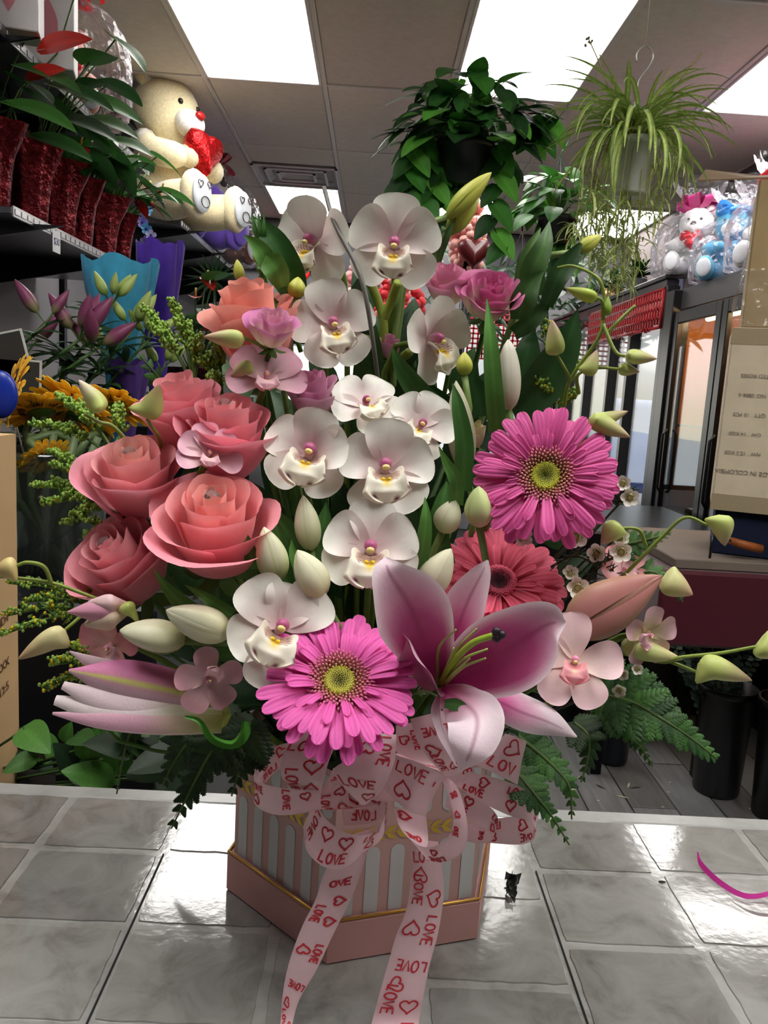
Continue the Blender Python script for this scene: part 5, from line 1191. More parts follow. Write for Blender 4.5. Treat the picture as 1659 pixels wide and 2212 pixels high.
# top shelf: gift boxes and wrapped plush
def giftbox(px, py, w_, h_, D_, label, c=S(240, 236, 238), accent=S(205, 70, 95), yaw=.25):
    p = P(px, py, D_); x0 = min(p.x, -1.12); t = thing('gift_box', label, 'box', Matrix.Translation((x0, D_, 2.385)) @ Matrix.Rotation(yaw, 4, 'Z'), 'white gift boxes on the top shelf')
    part('carton', G().box((-w_/2, 0, 0), (w_/2, .12, h_), c, bev=.003), PAPER, t, flat=True)
    g = G().grid(lambda U, V: (V*w_*.45, 0*V-.0012, h_*(.55+.4*U)*1.0), 3, 5, accent); part('print', g, PAPER, t, flat=True)
    g = G().grid(lambda U, V: (V*w_*.2*np.sin(PI*U), 0*V-.0014, h_*(.1+.4*U)), 8, 5, S(232, 150, 165)); part('print', g, PAPER, t, flat=True)
for a in ((50, 60, .17, .42, 2.2, 'tall white gift box with pink print at the left corner'), (110, 80, .16, .42, 2.5, 'white gift box with red print, second on the top shelf'), (165, 100, .16, .42, 2.78, 'white gift box with pink print, last before the wrapped red bear')): giftbox(*a)
fur = lambda s_: (lambda d: 1+.03*np.sin(d[:, 0]*23+s_)*np.sin(d[:, 1]*19)*np.sin(d[:, 2]*21))
def heartpoly(M, s_, col, parent, mat, name='heart', th=.02):
    pts = [(s_*16*math.sin(t_)**3/16*.5, s_*(13*math.cos(t_)-5*math.cos(2*t_)-2*math.cos(3*t_)-math.cos(4*t_))/32) for t_ in np.linspace(0, 2*PI, 28)[:-1]]
    g = G(); n_ = len(pts); v = [(x*.8, y*.8, th) for x, y in pts]+[(x, y, 0) for x, y in pts]+[(x*.8, y*.8, -th) for x, y in pts]
    g.add(v, [tuple(range(n_))]+[(n_*k+i, n_*(k+1)+i, n_*(k+1)+(i+1) % n_, n_*k+(i+1) % n_) for k in (0, 1) for i in range(n_)]+[tuple(range(2*n_, 3*n_))[::-1]], col)
    return part(name, g, mat, parent, M=M)
def bear(loc, s, yaw, label, body=S(232, 218, 178), muz=S(245, 242, 235), pad=S(225, 232, 240), nose=S(180, 30, 30), heart=None, group='large teddy bears on the far shelf', marks=True, extras=True):
    """seated teddy, s = height, faces local -Y"""
    t = thing('teddy_bear', label, 'stuffed toy', Matrix.Translation(loc) @ Matrix.Rotation(yaw, 4, 'Z'), group); k = s
    B = lambda n, c, r, sc, col=body, **kw: part(n, G().ball(Vector(c)*k, r*k, col, 18, 24, sc, fn=fur(r*90)), PLUSH, t, **kw)
    B('body', (0, 0, .30), .24, (1, .85, 1.2)); B('head', (0, -.03, .74), .235, (1.02, .92, 1)); B('muzzle', (0, -.235, .66), .105, (1.15, .85, .85), muz)
    part('nose', G().ball(Vector((0, -.325, .70))*k, .035*k, nose, 10, 12, (1.2, .7, .8)), PLAST, t)
    for sg in (-1, 1):
        B('ear', (sg*.18, 0, .93), .08, (1, .5, 1)); part('inner_ear', G().ball(Vector((sg*.18, -.035, .93))*k, .05*k, muz, 8, 10, (1, .3, 1)), PLUSH, t)
        part('eye', G().ball(Vector((sg*.085, -.225, .775))*k, .02*k, S(25, 18, 15), 8, 10), PLAST, t)
        g = G().tube([Vector(q)*k for q in ((sg*.2, -.02, .50), (sg*.27, -.14, .42), (sg*.19, -.28, .40), (sg*.1, -.32, .42))], [.09*k, .095*k, .085*k, .05*k], body, 14); g.ball(Vector((sg*.1, -.32, .42))*k, .075*k, body, 10, 12); part('arm', g, PLUSH, t)
        g = G().tube([Vector(q)*k for q in ((sg*.13, -.1, .12), (sg*.2, -.3, .12), (sg*.22, -.46, .13))], [.13*k, .125*k, .11*k], body, 16); g.ball(Vector((sg*.22, -.47, .14))*k, .135*k, body, 14, 16, (.85, .6, 1.15), fn=fur(3)); part('leg', g, PLUSH, t)
        pd = part('foot_pad', G().ball(Vector((sg*.22, -.535, .14))*k, .105*k, pad, 10, 16, (.88, .25, 1.15)), SATIN, t)
        if marks:
            gm = G()
            for (ox, oz, hs) in ((-.045, .05, .05), (.045, .06, .045)):
                pts = [Vector((sg*.22*k+(ox+(hx-.5)*hs)*k, -.566*k+abs(ox)*.1*k, (.14+oz+(hy-.5)*hs)*k)) for hx, hy in HEART]; gm.tube(pts, .0035*k, S(70, 60, 60), 4)
            gm.tube([Vector((sg*.22*k+.04*k*math.cos(a_), -.566*k, (.085+.035*math.sin(a_))*k)) for a_ in np.linspace(0, 2*PI, 14)], .0035*k, S(70, 60, 60), 4)
            part('embroidery', gm, DULL, t)
    if heart: heartpoly(Matrix.Translation(Vector((0, -.36, .47))*k) @ Matrix.Rotation(PI/2, 4, 'X'), .34*k, heart, t, FOIL, 'heart', .06*k)
    return t
ZB = 2.285
bear((-1.30, 4.86, ZB), .84, 1.1, 'big cream teddy bear hugging a red sequin heart', heart=S(190, 20, 25))
bear((-1.38, 5.55, ZB), .80, .95, 'purple teddy bear beside the cream one', body=S(110, 80, 190), muz=S(235, 230, 240), pad=S(100, 70, 180), marks=False)
bear((-1.36, 6.15, ZB), .76, .95, 'brown and white teddy bear in a clear bag, farthest on the shelf', body=S(110, 60, 45), muz=S(240, 235, 230), nose=S(40, 20, 20), heart=S(180, 20, 40))
def cello(loc, r, h, label, parentgrp='clear cellophane gift bags', bowc=S(200, 25, 35), tint=None, neck=.72, seed=0):
    t = thing('cellophane_bag', label, 'gift bag', loc, parentgrp); rs = random.Random(seed); ph = rs.uniform(0, 6)
    wob = lambda A, q: 1+.05*np.sin(7*A+ph+6*q)+.05*np.sin(13*A+9*q)*(.4+q)+.03*np.sin(23*A-20*q)
    pr = [(r*.2, .002), (r*.95, .004), (r*1.02, h*.12), (r, h*.4), (r*.75, h*.58), (r*.16, h*neck), (r*.5, h*.86), (r*.62, h)]
    part('film', G().lathe([pr[0]]+[tuple(a) for a in cat(pr[1:], 16)], S(240, 240, 250), n=40, wob=wob), tint or CELLO, t)
    g = G()
    for k in range(9):
        a = k*2*PI/9+ph; d = Vector((math.cos(a), math.sin(a)*.8, rs.uniform(-.1, .6))).normalized(); c = Vector((0, 0, h*neck)); L = r*.55
        pts = [c, c+d*L*.55+Vector((0, 0, L*.25)), c+d*L, c+d*L*.5-Vector((0, 0, L*.2)), c]; q = cat(pts, 14); wv = Vector((-d.y, d.x, .3)).normalized()*r*.14
        g.grid(lambda U, V, q=q, wv=wv: tuple((np.stack([np.interp(U*13, np.arange(14), q[:, j]) for j in range(3)], 1)+np.outer(V, np.array(wv))).T), 14, 3, bowc)
    part('bow', g, SATIN, t)
    return t
# red wrapped bear on the top shelf
bear((-1.28, 3.32, 2.385), .34, .5, 'small peach teddy bear inside the red bowed cellophane bag', body=S(235, 170, 150), nose=S(60, 20, 20), heart=S(200, 30, 40), group='small plush bears in bags', marks=False)
cello((-1.24, 3.3, 2.387), .22, .62, 'cellophane gift bag with a big red bow, under the ceiling at left', seed=4)
cello((-1.30, 6.2, ZB+.002), .36, .98, 'tall clear bag around the farthest teddy bear', seed=5, bowc=S(210, 80, 110))
# lower stands
st = thing('dark_block', 'black stepped display stand behind the counter at left', 'stand', (-1.1, 1.6, 0))
part('low_step', G().box((XL+.02, .84, 0), (-.34, 1.28, .58), BLK, bev=.006), PLAST, st, world=True, flat=True)
part('high_step', G().box((XL+.02, 1.28, 0), (-.34, 2.75, 1.02), BLK, bev=.006), PLAST, st, world=True, flat=True)
def bucket(x, y, z, r, h, label, col=BLK, group='black flower buckets', mat=None, water=True):
    t = thing('flower_bucket', label, 'bucket', (x, y, z), group)
    part('bucket', G().lathe([(0, 0), (r*.8, 0), (r*.83, .01), (r*.97, h*.93), (r*1.06, h*.94), (r*1.06, h), (r*.97, h), (r*.8, h*.1), (0, h*.08)], col, n=32), mat or PLAST, t)
    return t
# sunflower vase
p = P(95, 1190, 1.40); gx, gy, gz = p.x, 1.45, 1.02
t = bucket(gx, gy, gz, .10, .24, 'dark glass vase holding the sunflower stems', S(60, 66, 60), group=None, mat=film('dark_glass', (.6, .7, .65), .05, .04, bump=0, milk=.1))
sunl = ['sunflower facing away at the far left', 'sunflower above the vase in profile', 'sunflower rising behind the filler spray', 'sunflower low beside the filler spray, facing down', 'sunflower petals just left of the coral rose']
YL, YD = S(252, 200, 45), S(235, 160, 25)
for i, (px, py, R_, ab, D_) in enumerate(((30, 850, 100, (-.8, .3, .1), 1.42), (90, 890, 100, (-.1, .9, -.35), 1.45), (160, 890, 110, (.5, .7, -.3), 1.5), (95, 985, 62, (.4, -.7, .5), 1.38), (250, 880, 85, (.3, .75, -.3), 1.55))):
    tt = gerbera(px, py, D_, R_, ab, sunl[i], i*20, YL, YD, S(60, 38, 18), S(40, 26, 12), name='sunflower', group='sunflowers in the vase', disc=.34, ring=.5, stem=False, n1=20, floret=S(70, 42, 18), wk=.14)
    a = P(px, py, D_); nrm = tt.matrix_basis.col[2].to_3d()
    part('stalk', G().tube(cat([a-nrm*.01, a-nrm*.05+Vector((0, 0, -.01)), Vector((gx+(i-2)*.025, gy, gz+.25)), Vector((gx-(i-2)*.02, gy, gz+.02))], 14), .0075, S(92, 112, 70), 8), LEAF, tt, world=True)
for k in range(7):
    x_ = (k-3)*.018; solo('bare_stalk', G().tube([(gx-x_*.9, gy-.05, gz+.02), (gx+x_*1.3+.02, gy-.04, gz+.15), (gx+x_*2.2+.05, gy-.03, gz+.27)], .007, S(100, 118, 78), 8), LEAF, ('pale green cut stem leaning in the dark glass vase'), 'stem', 'cut stems in the dark glass vase')
# blue lid thing and chalk signs
solo('blue_disc', G().ball(P(0, 852, 1.2), .036, S(18, 45, 150), 12, 20, (.75, .3, 1.0)), PLAST, 'rounded deep blue object at the left edge before the sunflowers', 'object')
for k, (px, py, w_, h_, rz, lb) in enumerate(((-5, 770, .12, .09, -.25, 'dark card sign with pale border, behind its neighbour at the left edge'), (35, 815, .10, .075, .03, 'dark card sign with pale border above the sunflowers'))):
    p = P(px, py, 1.62); t = thing('card_sign', lb, 'sign', Matrix.Translation(p) @ Matrix.Rotation(rz, 4, 'Y'), 'dark bordered card signs')
    g = G().box((-w_/2, 0, -h_/2), (w_/2, .003, h_/2), S(190, 190, 185)); part('border', g, PAPER, t, flat=True)
    part('panel', G().box((-w_/2+.004, -.0008, -h_/2+.004), (w_/2-.004, .0005, h_/2-.004), S(52, 50, 46)), PAPER, t, flat=True)
    part('stick', G().tube([(0, .002, -h_/2), (0, .002, -h_/2-.45)], .002, S(90, 80, 60)), LEAF, t)
# lilies in bud (purple) and green lilies
b1 = bucket(-1.22, 2.0, 1.02, .10, .2, 'black bucket of purple lily buds')
b2 = bucket(-.98, 2.2, 1.02, .10, .2, 'black bucket of green lily buds')
LL = [leafmesh(c, .1, .8) for c in (S(48, 78, 44), S(62, 96, 52), S(40, 64, 40))]
def lilystem(tp, D_, label, kind, nb, base, grp, s=1):
    p1 = P(*tp, D_); t = thing('budding_lily', label, 'cut flower', base, grp); b = Vector(base)
    line = cat([b, b*.5+p1*.5+Vector((0, -.03, 0)), p1], 14); part('stem', G().tube(line, .004, S(72, 104, 52), 6), LEAF, t, world=True)
    for i in range(4, 13):
        for _ in range(3):
            a = rnd(0, 6.28); leafpart(t, random.choice(LL), line[i], (math.cos(a), math.sin(a), rnd(.1, .8)), (0, -.3, 1), rnd(.09, .14)*s)
    for i in range(nb):
        a = i*2.4+rnd(0, 1); d = Vector((math.cos(a)*.6, math.sin(a)*.4, rnd(.4, 1))).normalized(); q = p1+d*.03; L = rnd(.06, .10)*s; W_ = L*.17
        c0, c1 = ((S(150, 160, 100), S(140, 70, 105)), (S(120, 155, 70), S(185, 205, 120)))[kind]
        M = axis(q, q+d*L); g = G()
        def fn(U, V): A = V*PI; rr = W_*np.sin(PI*U**.72)**.8*(1+.09*np.cos(3*A)); return rr*np.cos(A), rr*np.sin(A), L*U
        g.grid(fn, 12, 13, lambda U, V: mix(c0, c1, U*2.5), M); part('bud', g, WAXY, t, world=True)
        part('bud_stalk', G().tube([line[12], line[13], q+d*.004], .0022, S(72, 104, 52), 5), LEAF, t, world=True)
for i, a in enumerate(((98, 700, 'purple lily stem standing tallest by the wall post'), (170, 735, 'purple lily stem in the middle of its bucket'), (200, 760, 'purple lily stem leaning right'), (60, 760, 'purple lily stem leaning left with dark leaves'))):
    lilystem(a[:2], 1.95+.03*i, a[2], 0, (2, 4, 3, 1)[i], (-1.22+.03*(i-1.5), 2.0, 1.06), 'purple lily stems in a bucket', 1.1)
for i, a in enumerate(((240, 660, 'green lily stem rising highest before the blue tulle'), (285, 715, 'green lily stem in the middle of its bunch'), (320, 735, 'green lily stem on the right of its bunch'), (220, 770, 'green lily stem with dark leaves on the left'), (350, 800, 'green lily stem lowest of its bunch'))):
    lilystem(a[:2], 2.12+.03*i, a[2], 1, 4, (-.98+.03*(i-2), 2.2, 1.06), 'green lily stems in a bucket')
# blue tulle, purple tissue, red anthurium lower
def crumple(px, py, D_, w_, h_, col, label, cat_, seed=0, name='tissue'):
    rs = np.random.RandomState(seed); p = P(px, py, D_); A = rs.rand(6)*6; h_ = p.z+h_/2-1.022; p.z = 1.022+h_/2
    def fn(U, V):
        a = V*PI; z = U*h_; r = w_*(.3+.7*U**2+.1*np.sin(9*U))*(1+.1*np.sin(3*a+A[0]+3*U)+.05*np.sin(7*a+A[1]-5*U)+.03*np.sin(13*a+A[2]+7*U))
        return p.x+r*np.cos(a), p.y+r*np.sin(a)*.6, p.z-h_/2+z+.012*np.sin(4*a+A[3])*U
    return solo(name, G().grid(fn, 22, 49, col), vc('tissue_'+name+str(seed), .35, .35, .3, 90, .4, sheen=.3), label, cat_)
crumple(262, 640, 2.35, .10, .20, S(70, 165, 200), 'blue tulle wrap tucked under the shelf', 'wrapping', 1, 'tulle_wrap')
crumple(345, 650, 2.5, .07, .34, S(82, 50, 160), 'violet tissue wrap right of the blue tulle', 'wrapping', 2, 'tissue_wrap')
crumple(278, 860, 2.2, .05, .2, S(90, 60, 140), 'violet tissue wrap low behind the sunflowers', 'wrapping', 3, 'tissue_wrap')
p = P(425, 660, 3.1); anth(p.x, p.y, p.z-.25, 14, .34, 'red anthurium low between shelf and tall coral rose', 7, .2, (.10, .15), 33)
foilpot(p.x, p.y, p.z-.46, .09, .2, 'dark foil pot of the lower red anthurium', group=None, col=S(60, 20, 30))
solo('display_plinth', G().box((p.x-.4, p.y-.2, 0), (p.x+.25, p.y+.25, p.z-.46), BLK, bev=.005), PLAST, 'black plinth under the lower red anthurium', 'plinth', flat=True)
# fan palm tuft
def fan(px, py, D_, n_, L, col, label, name='fan_leaf', wk=.05, start=0, end=PI, pot=None):
    p = P(px, py, D_); t = thing(name, label, 'plant', p)
    me = leafmesh(col, wk, .3)
    for k in range(n_):
        a = start+(end-start)*k/(n_-1); leafpart(t, me, p, (math.cos(a), -.2, math.sin(a)), (0, -1, .2), L*rnd(.85, 1.05))
    part('stalk', G().tube([p, p+Vector((0, .05, -.5))], .004, S(50, 80, 40)), LEAF, t, world=True); return t
fan(462, 605, 3.4, 16, .13, S(30, 60, 30), 'dark fan shaped palm leaf under the bear shelf', start=.2, end=5.6)
# lower left leafy plant and box
FL = [heartleaf(c, .1, .34, .4) for c in (S(52, 88, 40), S(34, 60, 32), S(28, 48, 28), S(78, 128, 54))]
t = thing('leafy_plant', 'low broad leaved green plant behind the counter at lower left', 'potted plant', (-.62, 1.08, .58))
part('pot', G().lathe([(0, 0), (.08, 0), (.1, .13), (.09, .13), (0, .11)], BLK), PLAST, t)
for k in range(46):
    px, py = rnd(45, 400), rnd(1560, 1690); D_ = rnd(.90, 1.05); q = P(px, py, D_)
    leafpart(t, random.choice(FL[:3] if px > 260 or k % 3 else FL), q, (rnd(-1, 1), -.4, rnd(-.3, .9)), (rnd(-.3, .3), -.7, 1), rnd(.035, .06))
    if k % 3 == 0: part('stem', G().tube([(-.62, 1.08, .68), tuple((Vector((-.62, 1.08, .68))+q)*.5+Vector((0, 0, .05))), q], .0018, S(60, 90, 45), 5), LEAF, t, world=True)
for (px, py, s_) in ((185, 1640, .052), (250, 1660, .058), (140, 1600, .03)): leafpart(t, FL[3], P(px, py, .92), (.3, -.2, .8), (0, -1, .4), s_)
xr = P(38, 1300, 1.0).x
t = thing('cardboard_box', 'tan cardboard carton standing at the left picture edge', 'box', (xr-.2, .93, .58))
zt, zb = P(20, 957, .87).z, .585
g = G(); v = [(xr-.4, .87, zb), (xr-.02, .87, zb), (xr, .87, zb+.33), (xr, .87, zt), (xr-.4, .87, zt)]
v2 = [(a, 1.0, c) for a, _, c in v]; g.add(v+v2, [(0, 1, 2, 3, 4), (9, 8, 7, 6, 5)]+[(i, 5+i, 5+(i+1) % 5, (i+1) % 5) for i in range(5)], S(206, 172, 128))
part('carton', g, CARD, t, world=True, flat=True)
for (px, py, tx) in ((9, 1340, 'ID4'), (7, 1440, 'XXX'), (9, 1490, '12:5')): text(tx, .016, Matrix.Translation(XP(px, py, xr+.001)-Vector((xr-.2, .93, .58))) @ Matrix(((0, 0, 1), (1, 0, 0), (0, 1, 0))).to_4x4() @ Matrix.Rotation(.15, 4, 'Z'), t, S(120, 88, 62))
solo('plastic_sheet', G().grid(lambda U, V: (-.42+.04*V+.01*np.sin(5*U), 1.0+.02*np.sin(4*U+V), .72+.16*U), 8, 6, S(90, 90, 96)), vc('plastic_sheet', .25, .3, .3, 40), 'grey plastic sleeve scrap hanging behind the counter', 'plastic')

# ================================================================ ceiling hung plants
def hook(t, top, bot, col=S(60, 58, 56), r=.0022, wires=3, wr=.07, wl=.25):
    """S hook on a line and wires down to the rim"""
    x, y, z = top; part('line', G().tube([(x, y, CEIL-.003), (x, y, z)], .0008, S(150, 150, 150), 4), METAL, t, world=True)
    pts = [(x-.02, y, z-.045), (x-.022, y, z-.02), (x, y, z), (x+.022, y, z-.02), (x+.015, y, z-.05), (x-.01, y, z-.09), (x-.012, y, z-.13), (x-.012, y, bot+wl)]
    part('hook', G().tube(cat(pts, 26), r, col, 6), METAL, t, world=True)
    for k in range(wires):
        a = k*2*PI/wires+.5; part('wire', G().tube([(x-.012, y, bot+wl), (x+wr*math.cos(a), y+wr*math.sin(a), bot)], .0009, col, 4), METAL, t, world=True)
PL = [heartleaf(c, .16, .36, .5) for c in (S(62, 125, 45), S(48, 96, 40), S(38, 72, 36), S(95, 165, 60))]
def pothos(cx, cy, zr, r, nl, label, vines, s=(.06, .1), grp='hanging pothos plants', hookz=None, hk=S(60, 58, 56), dense=.2, bright=0):
    t = thing('hanging_pothos', label, 'hanging plant', (cx, cy, zr), grp)
    part('pot', G().lathe([(0, -r*1.35), (r*.68, -r*1.35), (r*.72, -r*1.28), (r*.98, -.02), (r*1.06, -.02), (r*1.06, 0), (r*.95, 0), (0, -.02)], S(26, 34, 30), n=32), PLAST, t)
    for k in range(nl):
        a = rnd(0, 6.28); e = rnd(-.35, 1.35); d = Vector((math.cos(a)*math.cos(e), math.sin(a)*math.cos(e), math.sin(e)))
        p = Vector((cx, cy, zr+.02))+Vector((d.x*1.15, d.y*1.15, d.z))*dense*rnd(.55, 1)
        leafpart(t, PL[(0, 1, 2, 3, 1, 2)[k % 6] if not bright else (0, 3, 0, 1)[k % 4]], p, (d.x*1.1, d.y, rnd(-1, .2)), (d.x*.3, d.y*.5-.3, 1), rnd(*s))
        if k % 3 == 0: part('stem', G().tube([(cx, cy, zr-.01), tuple((Vector((cx, cy, zr))+p)*.5+Vector((0, 0, .03))), tuple(p)], .0018, S(70, 95, 45), 4), LEAF, t, world=True)
    for v in vines:
        q = cat([tuple(P(*a)) for a in v], 16*1); q = cat(q, 26); part('vine', G().tube(q, .0022, S(52, 62, 34), 5), LEAF, t, world=True)
        for i in range(4, 26, 3):
            sg = 1 if (i//3) % 2 else -1
            leafpart(t, PL[(0, 1, 3, 2)[i % 4]], q[i], (sg*.6, -.2, -.75), (sg*.3, -1, .5), rnd(*s)*.95)
    if hookz: hook(t, (cx+.0, cy, hookz), zr, hk, wr=r)
    return t
D1 = 2.55; p = P(1008, 312, D1)
pothos(p.x, D1, p.z, .09, 165, 'large dark hanging pothos in a black pot before the light panel',
       [[(930, 300, D1), (938, 380, D1-.03), (905, 420, D1-.05), (885, 410, D1)], [(960, 300, D1), (950, 360, D1), (930, 420, D1)], [(1065, 290, D1-.03), (1075, 340, D1-.05), (1075, 400, D1-.04), (1062, 470, D1-.04), (1085, 530, D1-.04)], [(1110, 280, D1), (1150, 290, D1), (1190, 250, D1)], [(1030, 340, D1+.05), (985, 370, D1+.05), (960, 420, D1)], [(930, 290, D1), (890, 310, D1-.04), (885, 370, D1-.04), (870, 400, D1)]],
       dense=.185, s=(.075, .115))
# green hook + small pothos
D2 = 3.6; p = P(1205, 470, D2)
pothos(p.x, D2, p.z, .085, 60, 'small bright hanging pothos left of the spider plant', [[(1190, 450, D2), (1185, 480, D2), (1175, 520, D2)], [(1215, 450, D2), (1222, 520, D2), (1215, 560, D2)]], dense=.18, s=(.08, .12), hookz=P(1238, 285, D2).z, hk=S(40, 95, 80), bright=1)
t = thing('hanging_hook', 'empty brown plant hook with wires between the two pothos', 'hook', P(1142, 395, 3.9)); pp = P(1142, 395, 3.9); hook(t, tuple(pp), pp.z-.42, S(70, 55, 50), wr=.09, r=.004, wl=.2)
# spider plant
D3 = 2.3; p = P(1372, 305, D3); SPC = S(225, 235, 150)
t = thing('spider_plant', 'large variegated spider plant in a pale hanging pot', 'hanging plant', p)
pr_ = .063
part('pot', G().lathe([(0, -.145), (pr_*.74, -.145), (pr_*.78, -.138), (pr_, -.02), (pr_*1.06, -.02), (pr_*1.06, 0), (pr_*.95, 0), (0, -.02)], S(196, 200, 190), n=32), PLAST, t)
hook(t, tuple(P(1395, 98, D3)), p.z, S(150, 150, 145), wr=pr_, wl=.05)
def spl(c, L, wk, b):
    return G().grid(petal(1, wk, lambda U: (.55+.45*np.sin(PI*U))*np.clip(1-U**5, 0, 1)**.6, 0, b, cup=.5), 14, 5, lambda U, V: mix(S(125, 160, 75), c, np.clip(1.5-np.abs(V)*2.2, 0, 1))).mesh('leaf')
SPM = [spl(SPC, 1, .026, -1.9), spl(SPC, 1, .03, -2.5), spl(S(200, 220, 120), 1, .026, -1.3)]
for k in range(150):
    a = rnd(0, 6.28); e = rnd(.25, 1.45); d = Vector((math.cos(a)*math.cos(e), math.sin(a)*math.cos(e), math.sin(e)))
    leafpart(t, random.choice(SPM), p+Vector((rnd(-.03, .03), rnd(-.03, .03), 0)), d, Vector((0, 0, 1))-d*.3, rnd(.2, .34))
for pts in ([(1330, 240, D3), (1300, 150, D3-.02), (1272, 85, D3)], [(1345, 235, D3), (1320, 160, D3), (1295, 118, D3-.03)], [(1340, 250, D3), (1300, 215, D3-.03), (1262, 188, D3)], [(1420, 220, D3), (1440, 160, D3), (1448, 145, D3)], [(1425, 230, D3), (1480, 160, D3-.02), (1515, 115, D3)], [(1440, 300, D3-.04), (1480, 370, D3-.06), (1470, 450, D3-.06)]):
    part('runner', G().tube(cat([tuple(P(*a)) for a in pts], 14), .0018, S(175, 165, 95), 5), LEAF, t, world=True)
g = G(); q = P(1272, 85, D3)
for k in range(8): g.ball(q+Vector((rnd(-.01, .01), 0, rnd(-.02, .01))), .004, S(120, 110, 100), 4, 5)
part('seed_head', g, LEAF, t, world=True)
babies = [(1275, 520), (1310, 520), (1325, 590), (1345, 545), (1300, 430), (1285, 470), (1375, 520), (1395, 470), (1340, 610), (1290, 410), (1310, 455), (1295, 500), (1265, 475), (1245, 500), (1330, 540), (1350, 440), (1355, 500), (1370, 560), (1355, 590), (1420, 400), (1410, 360), (1300, 560), (1280, 560), (1330, 400), (1275, 440), (1340, 480), (1365, 420), (1270, 380), (1460, 350), (1300, 340), (1425, 440)]
for i, (bx_, by_) in enumerate(babies):
    D_ = D3+rnd(-.12, .12); q = P(bx_, by_, D_); st_ = p+Vector(((q.x-p.x)*.6, (q.y-p.y)*.6, .0))
    part('runner', G().tube(cat([p+Vector((0, 0, .01)), st_+Vector((0, 0, .03)), (st_+q)/2+Vector(((q.x-p.x)*.15, 0, 0)), q], 10), .0014, S(160, 160, 85), 4), LEAF, t, world=True)
    g = G()
    for k in range(20):
        a = rnd(0, 6.28); e = rnd(-.9, 1.2); d = Vector((math.cos(a)*math.cos(e), math.sin(a)*math.cos(e), math.sin(e)))
        M = orient(q+Vector((rnd(-.02, .02), rnd(-.02, .02), rnd(-.03, .03))), d, Vector((0, -.2, 1)), rnd(.04, .085))
        g.grid(petal(1, .06, lambda U: (.5+.5*np.sin(PI*U))*np.clip(1-U**5, 0, 1)**.6, 0, -1.3, cup=.4), 6, 3, lambda U, V: mix(S(135, 160, 85), S(215, 222, 150), np.clip(1-np.abs(V), 0, 1)), M)
    part('plantlet', g, LEAF, t, world=True)

# ================================================================ right side: cooler
ZC = 2.11
c = thing('flower_cooler', 'black glass door flower cooler along the right wall', 'cooler', (2.1, 3.9, 0))
Y0, Y1 = 2.72, 4.86
CB = S(20, 19, 20)
part('top', G().box((SX, Y0, 1.98), (XR-.01, Y1, ZC), S(62, 60, 62), bev=.008), PLAST, c, world=True, flat=True)
part('base', G().box((SX, Y0, 0), (XR-.01, Y1, .32), CB, bev=.006), PLAST, c, world=True, flat=True)
part('back', G().box((XR-.05, Y0, .3), (XR-.02, Y1, 1.99), S(205, 130, 40)), WALLM, c, world=True, flat=True, label='amber back wall of the cooler')
for y in (Y0+.02, Y1-.06): part('side', G().box((SX+.01, y, .3), (XR-.02, y+.04, 1.99), S(190, 120, 40)), WALLM, c, world=True, flat=True)
ps = [Y0, 3.42, 4.12, Y1-.08]
for a_, b_ in zip(ps[:-1], ps[1:]):
    d = part('door', G().box((SX-.035, a_+.005, .33), (SX-.005, a_+.075, 1.97), CB, bev=.004).box((SX-.035, b_-.07, .33), (SX-.005, b_-.005, 1.97), CB, bev=.004).box((SX-.035, a_+.07, 1.90), (SX-.005, b_-.07, 1.97), CB, bev=.004).box((SX-.035, a_+.07, .33), (SX-.005, b_-.07, .42), CB, bev=.004), PLAST, c, world=True, flat=True)
    part('pane', G().box((SX-.022, a_+.07, .42), (SX-.018, b_-.07, 1.90), (1, 1, 1)), GLASSY, d, world=True, flat=True)
    part('handle', G().tube([(SX-.035, b_-.1, .9), (SX-.06, b_-.1, .93), (SX-.06, b_-.1, 1.25), (SX-.035, b_-.1, 1.28)], .009, CB, 8), PLAST, d, world=True)
part('end_post', G().box((SX-.05, Y1-.08, 0), (SX+.06, Y1+.04, 2.1), CB, bev=.004), PLAST, c, world=True, flat=True)
for z in (.8, 1.3): part('shelf', G().box((SX+.04, Y0+.1, z), (XR-.06, Y1-.1, z+.012), S(70, 60, 50)), METAL, c, world=True, flat=True)
part('lamp', G().tube([(SX+.12, Y0+.15, 1.93), (SX+.12, Y1-.2, 1.93)], .015, (1, 1, 1), 8), emis('warm_tube', (1, .62, .28), 60), c, world=True)
# bouquets in the cooler
def bunch(x, y, z, cols, n_, r, label, h=.24, grp='bouquets in the cooler'):
    t = thing('bouquet', label, 'bouquet', (x, y, z), grp)
    part('vase', G().lathe([(0, 0), (r*.45, 0), (r*.5, h*.6), (r*.55, h*.62), (r*.5, h*.62), (0, h*.5)], S(70, 80, 75)), PLAST, t)
    g = G(); gl = G()
    for k in range(n_):
        a = rnd(0, 6.28); e = rnd(0, 1.4); q = Vector((math.cos(a)*math.cos(e)*r, math.sin(a)*math.cos(e)*r, h+.04+math.sin(e)*r*.8)); cc = random.choice(cols)
        g.ball(q, rnd(.018, .03), cc, 6, 9, fn=lambda d: 1+.18*np.sin(6*d[:, 0])*np.sin(7*d[:, 1])); gl.tube([(0, 0, h*.3), tuple(q)], .002, S(50, 80, 40), 4)
    part('blooms', g, PETAL, t, kind='stuff'); part('stems', gl, LEAF, t)
    for k in range(12):
        a = rnd(0, 6.28); leafpart(t, random.choice(LMS), Vector((x, y, z+h))+Vector((math.cos(a)*r*.7, math.sin(a)*r*.7, 0)), (math.cos(a), math.sin(a), .3), (0, 0, 1), .09)
RD, PKS, WHT, ORG = S(200, 30, 50), S(225, 110, 150), S(240, 225, 225), S(235, 110, 30)
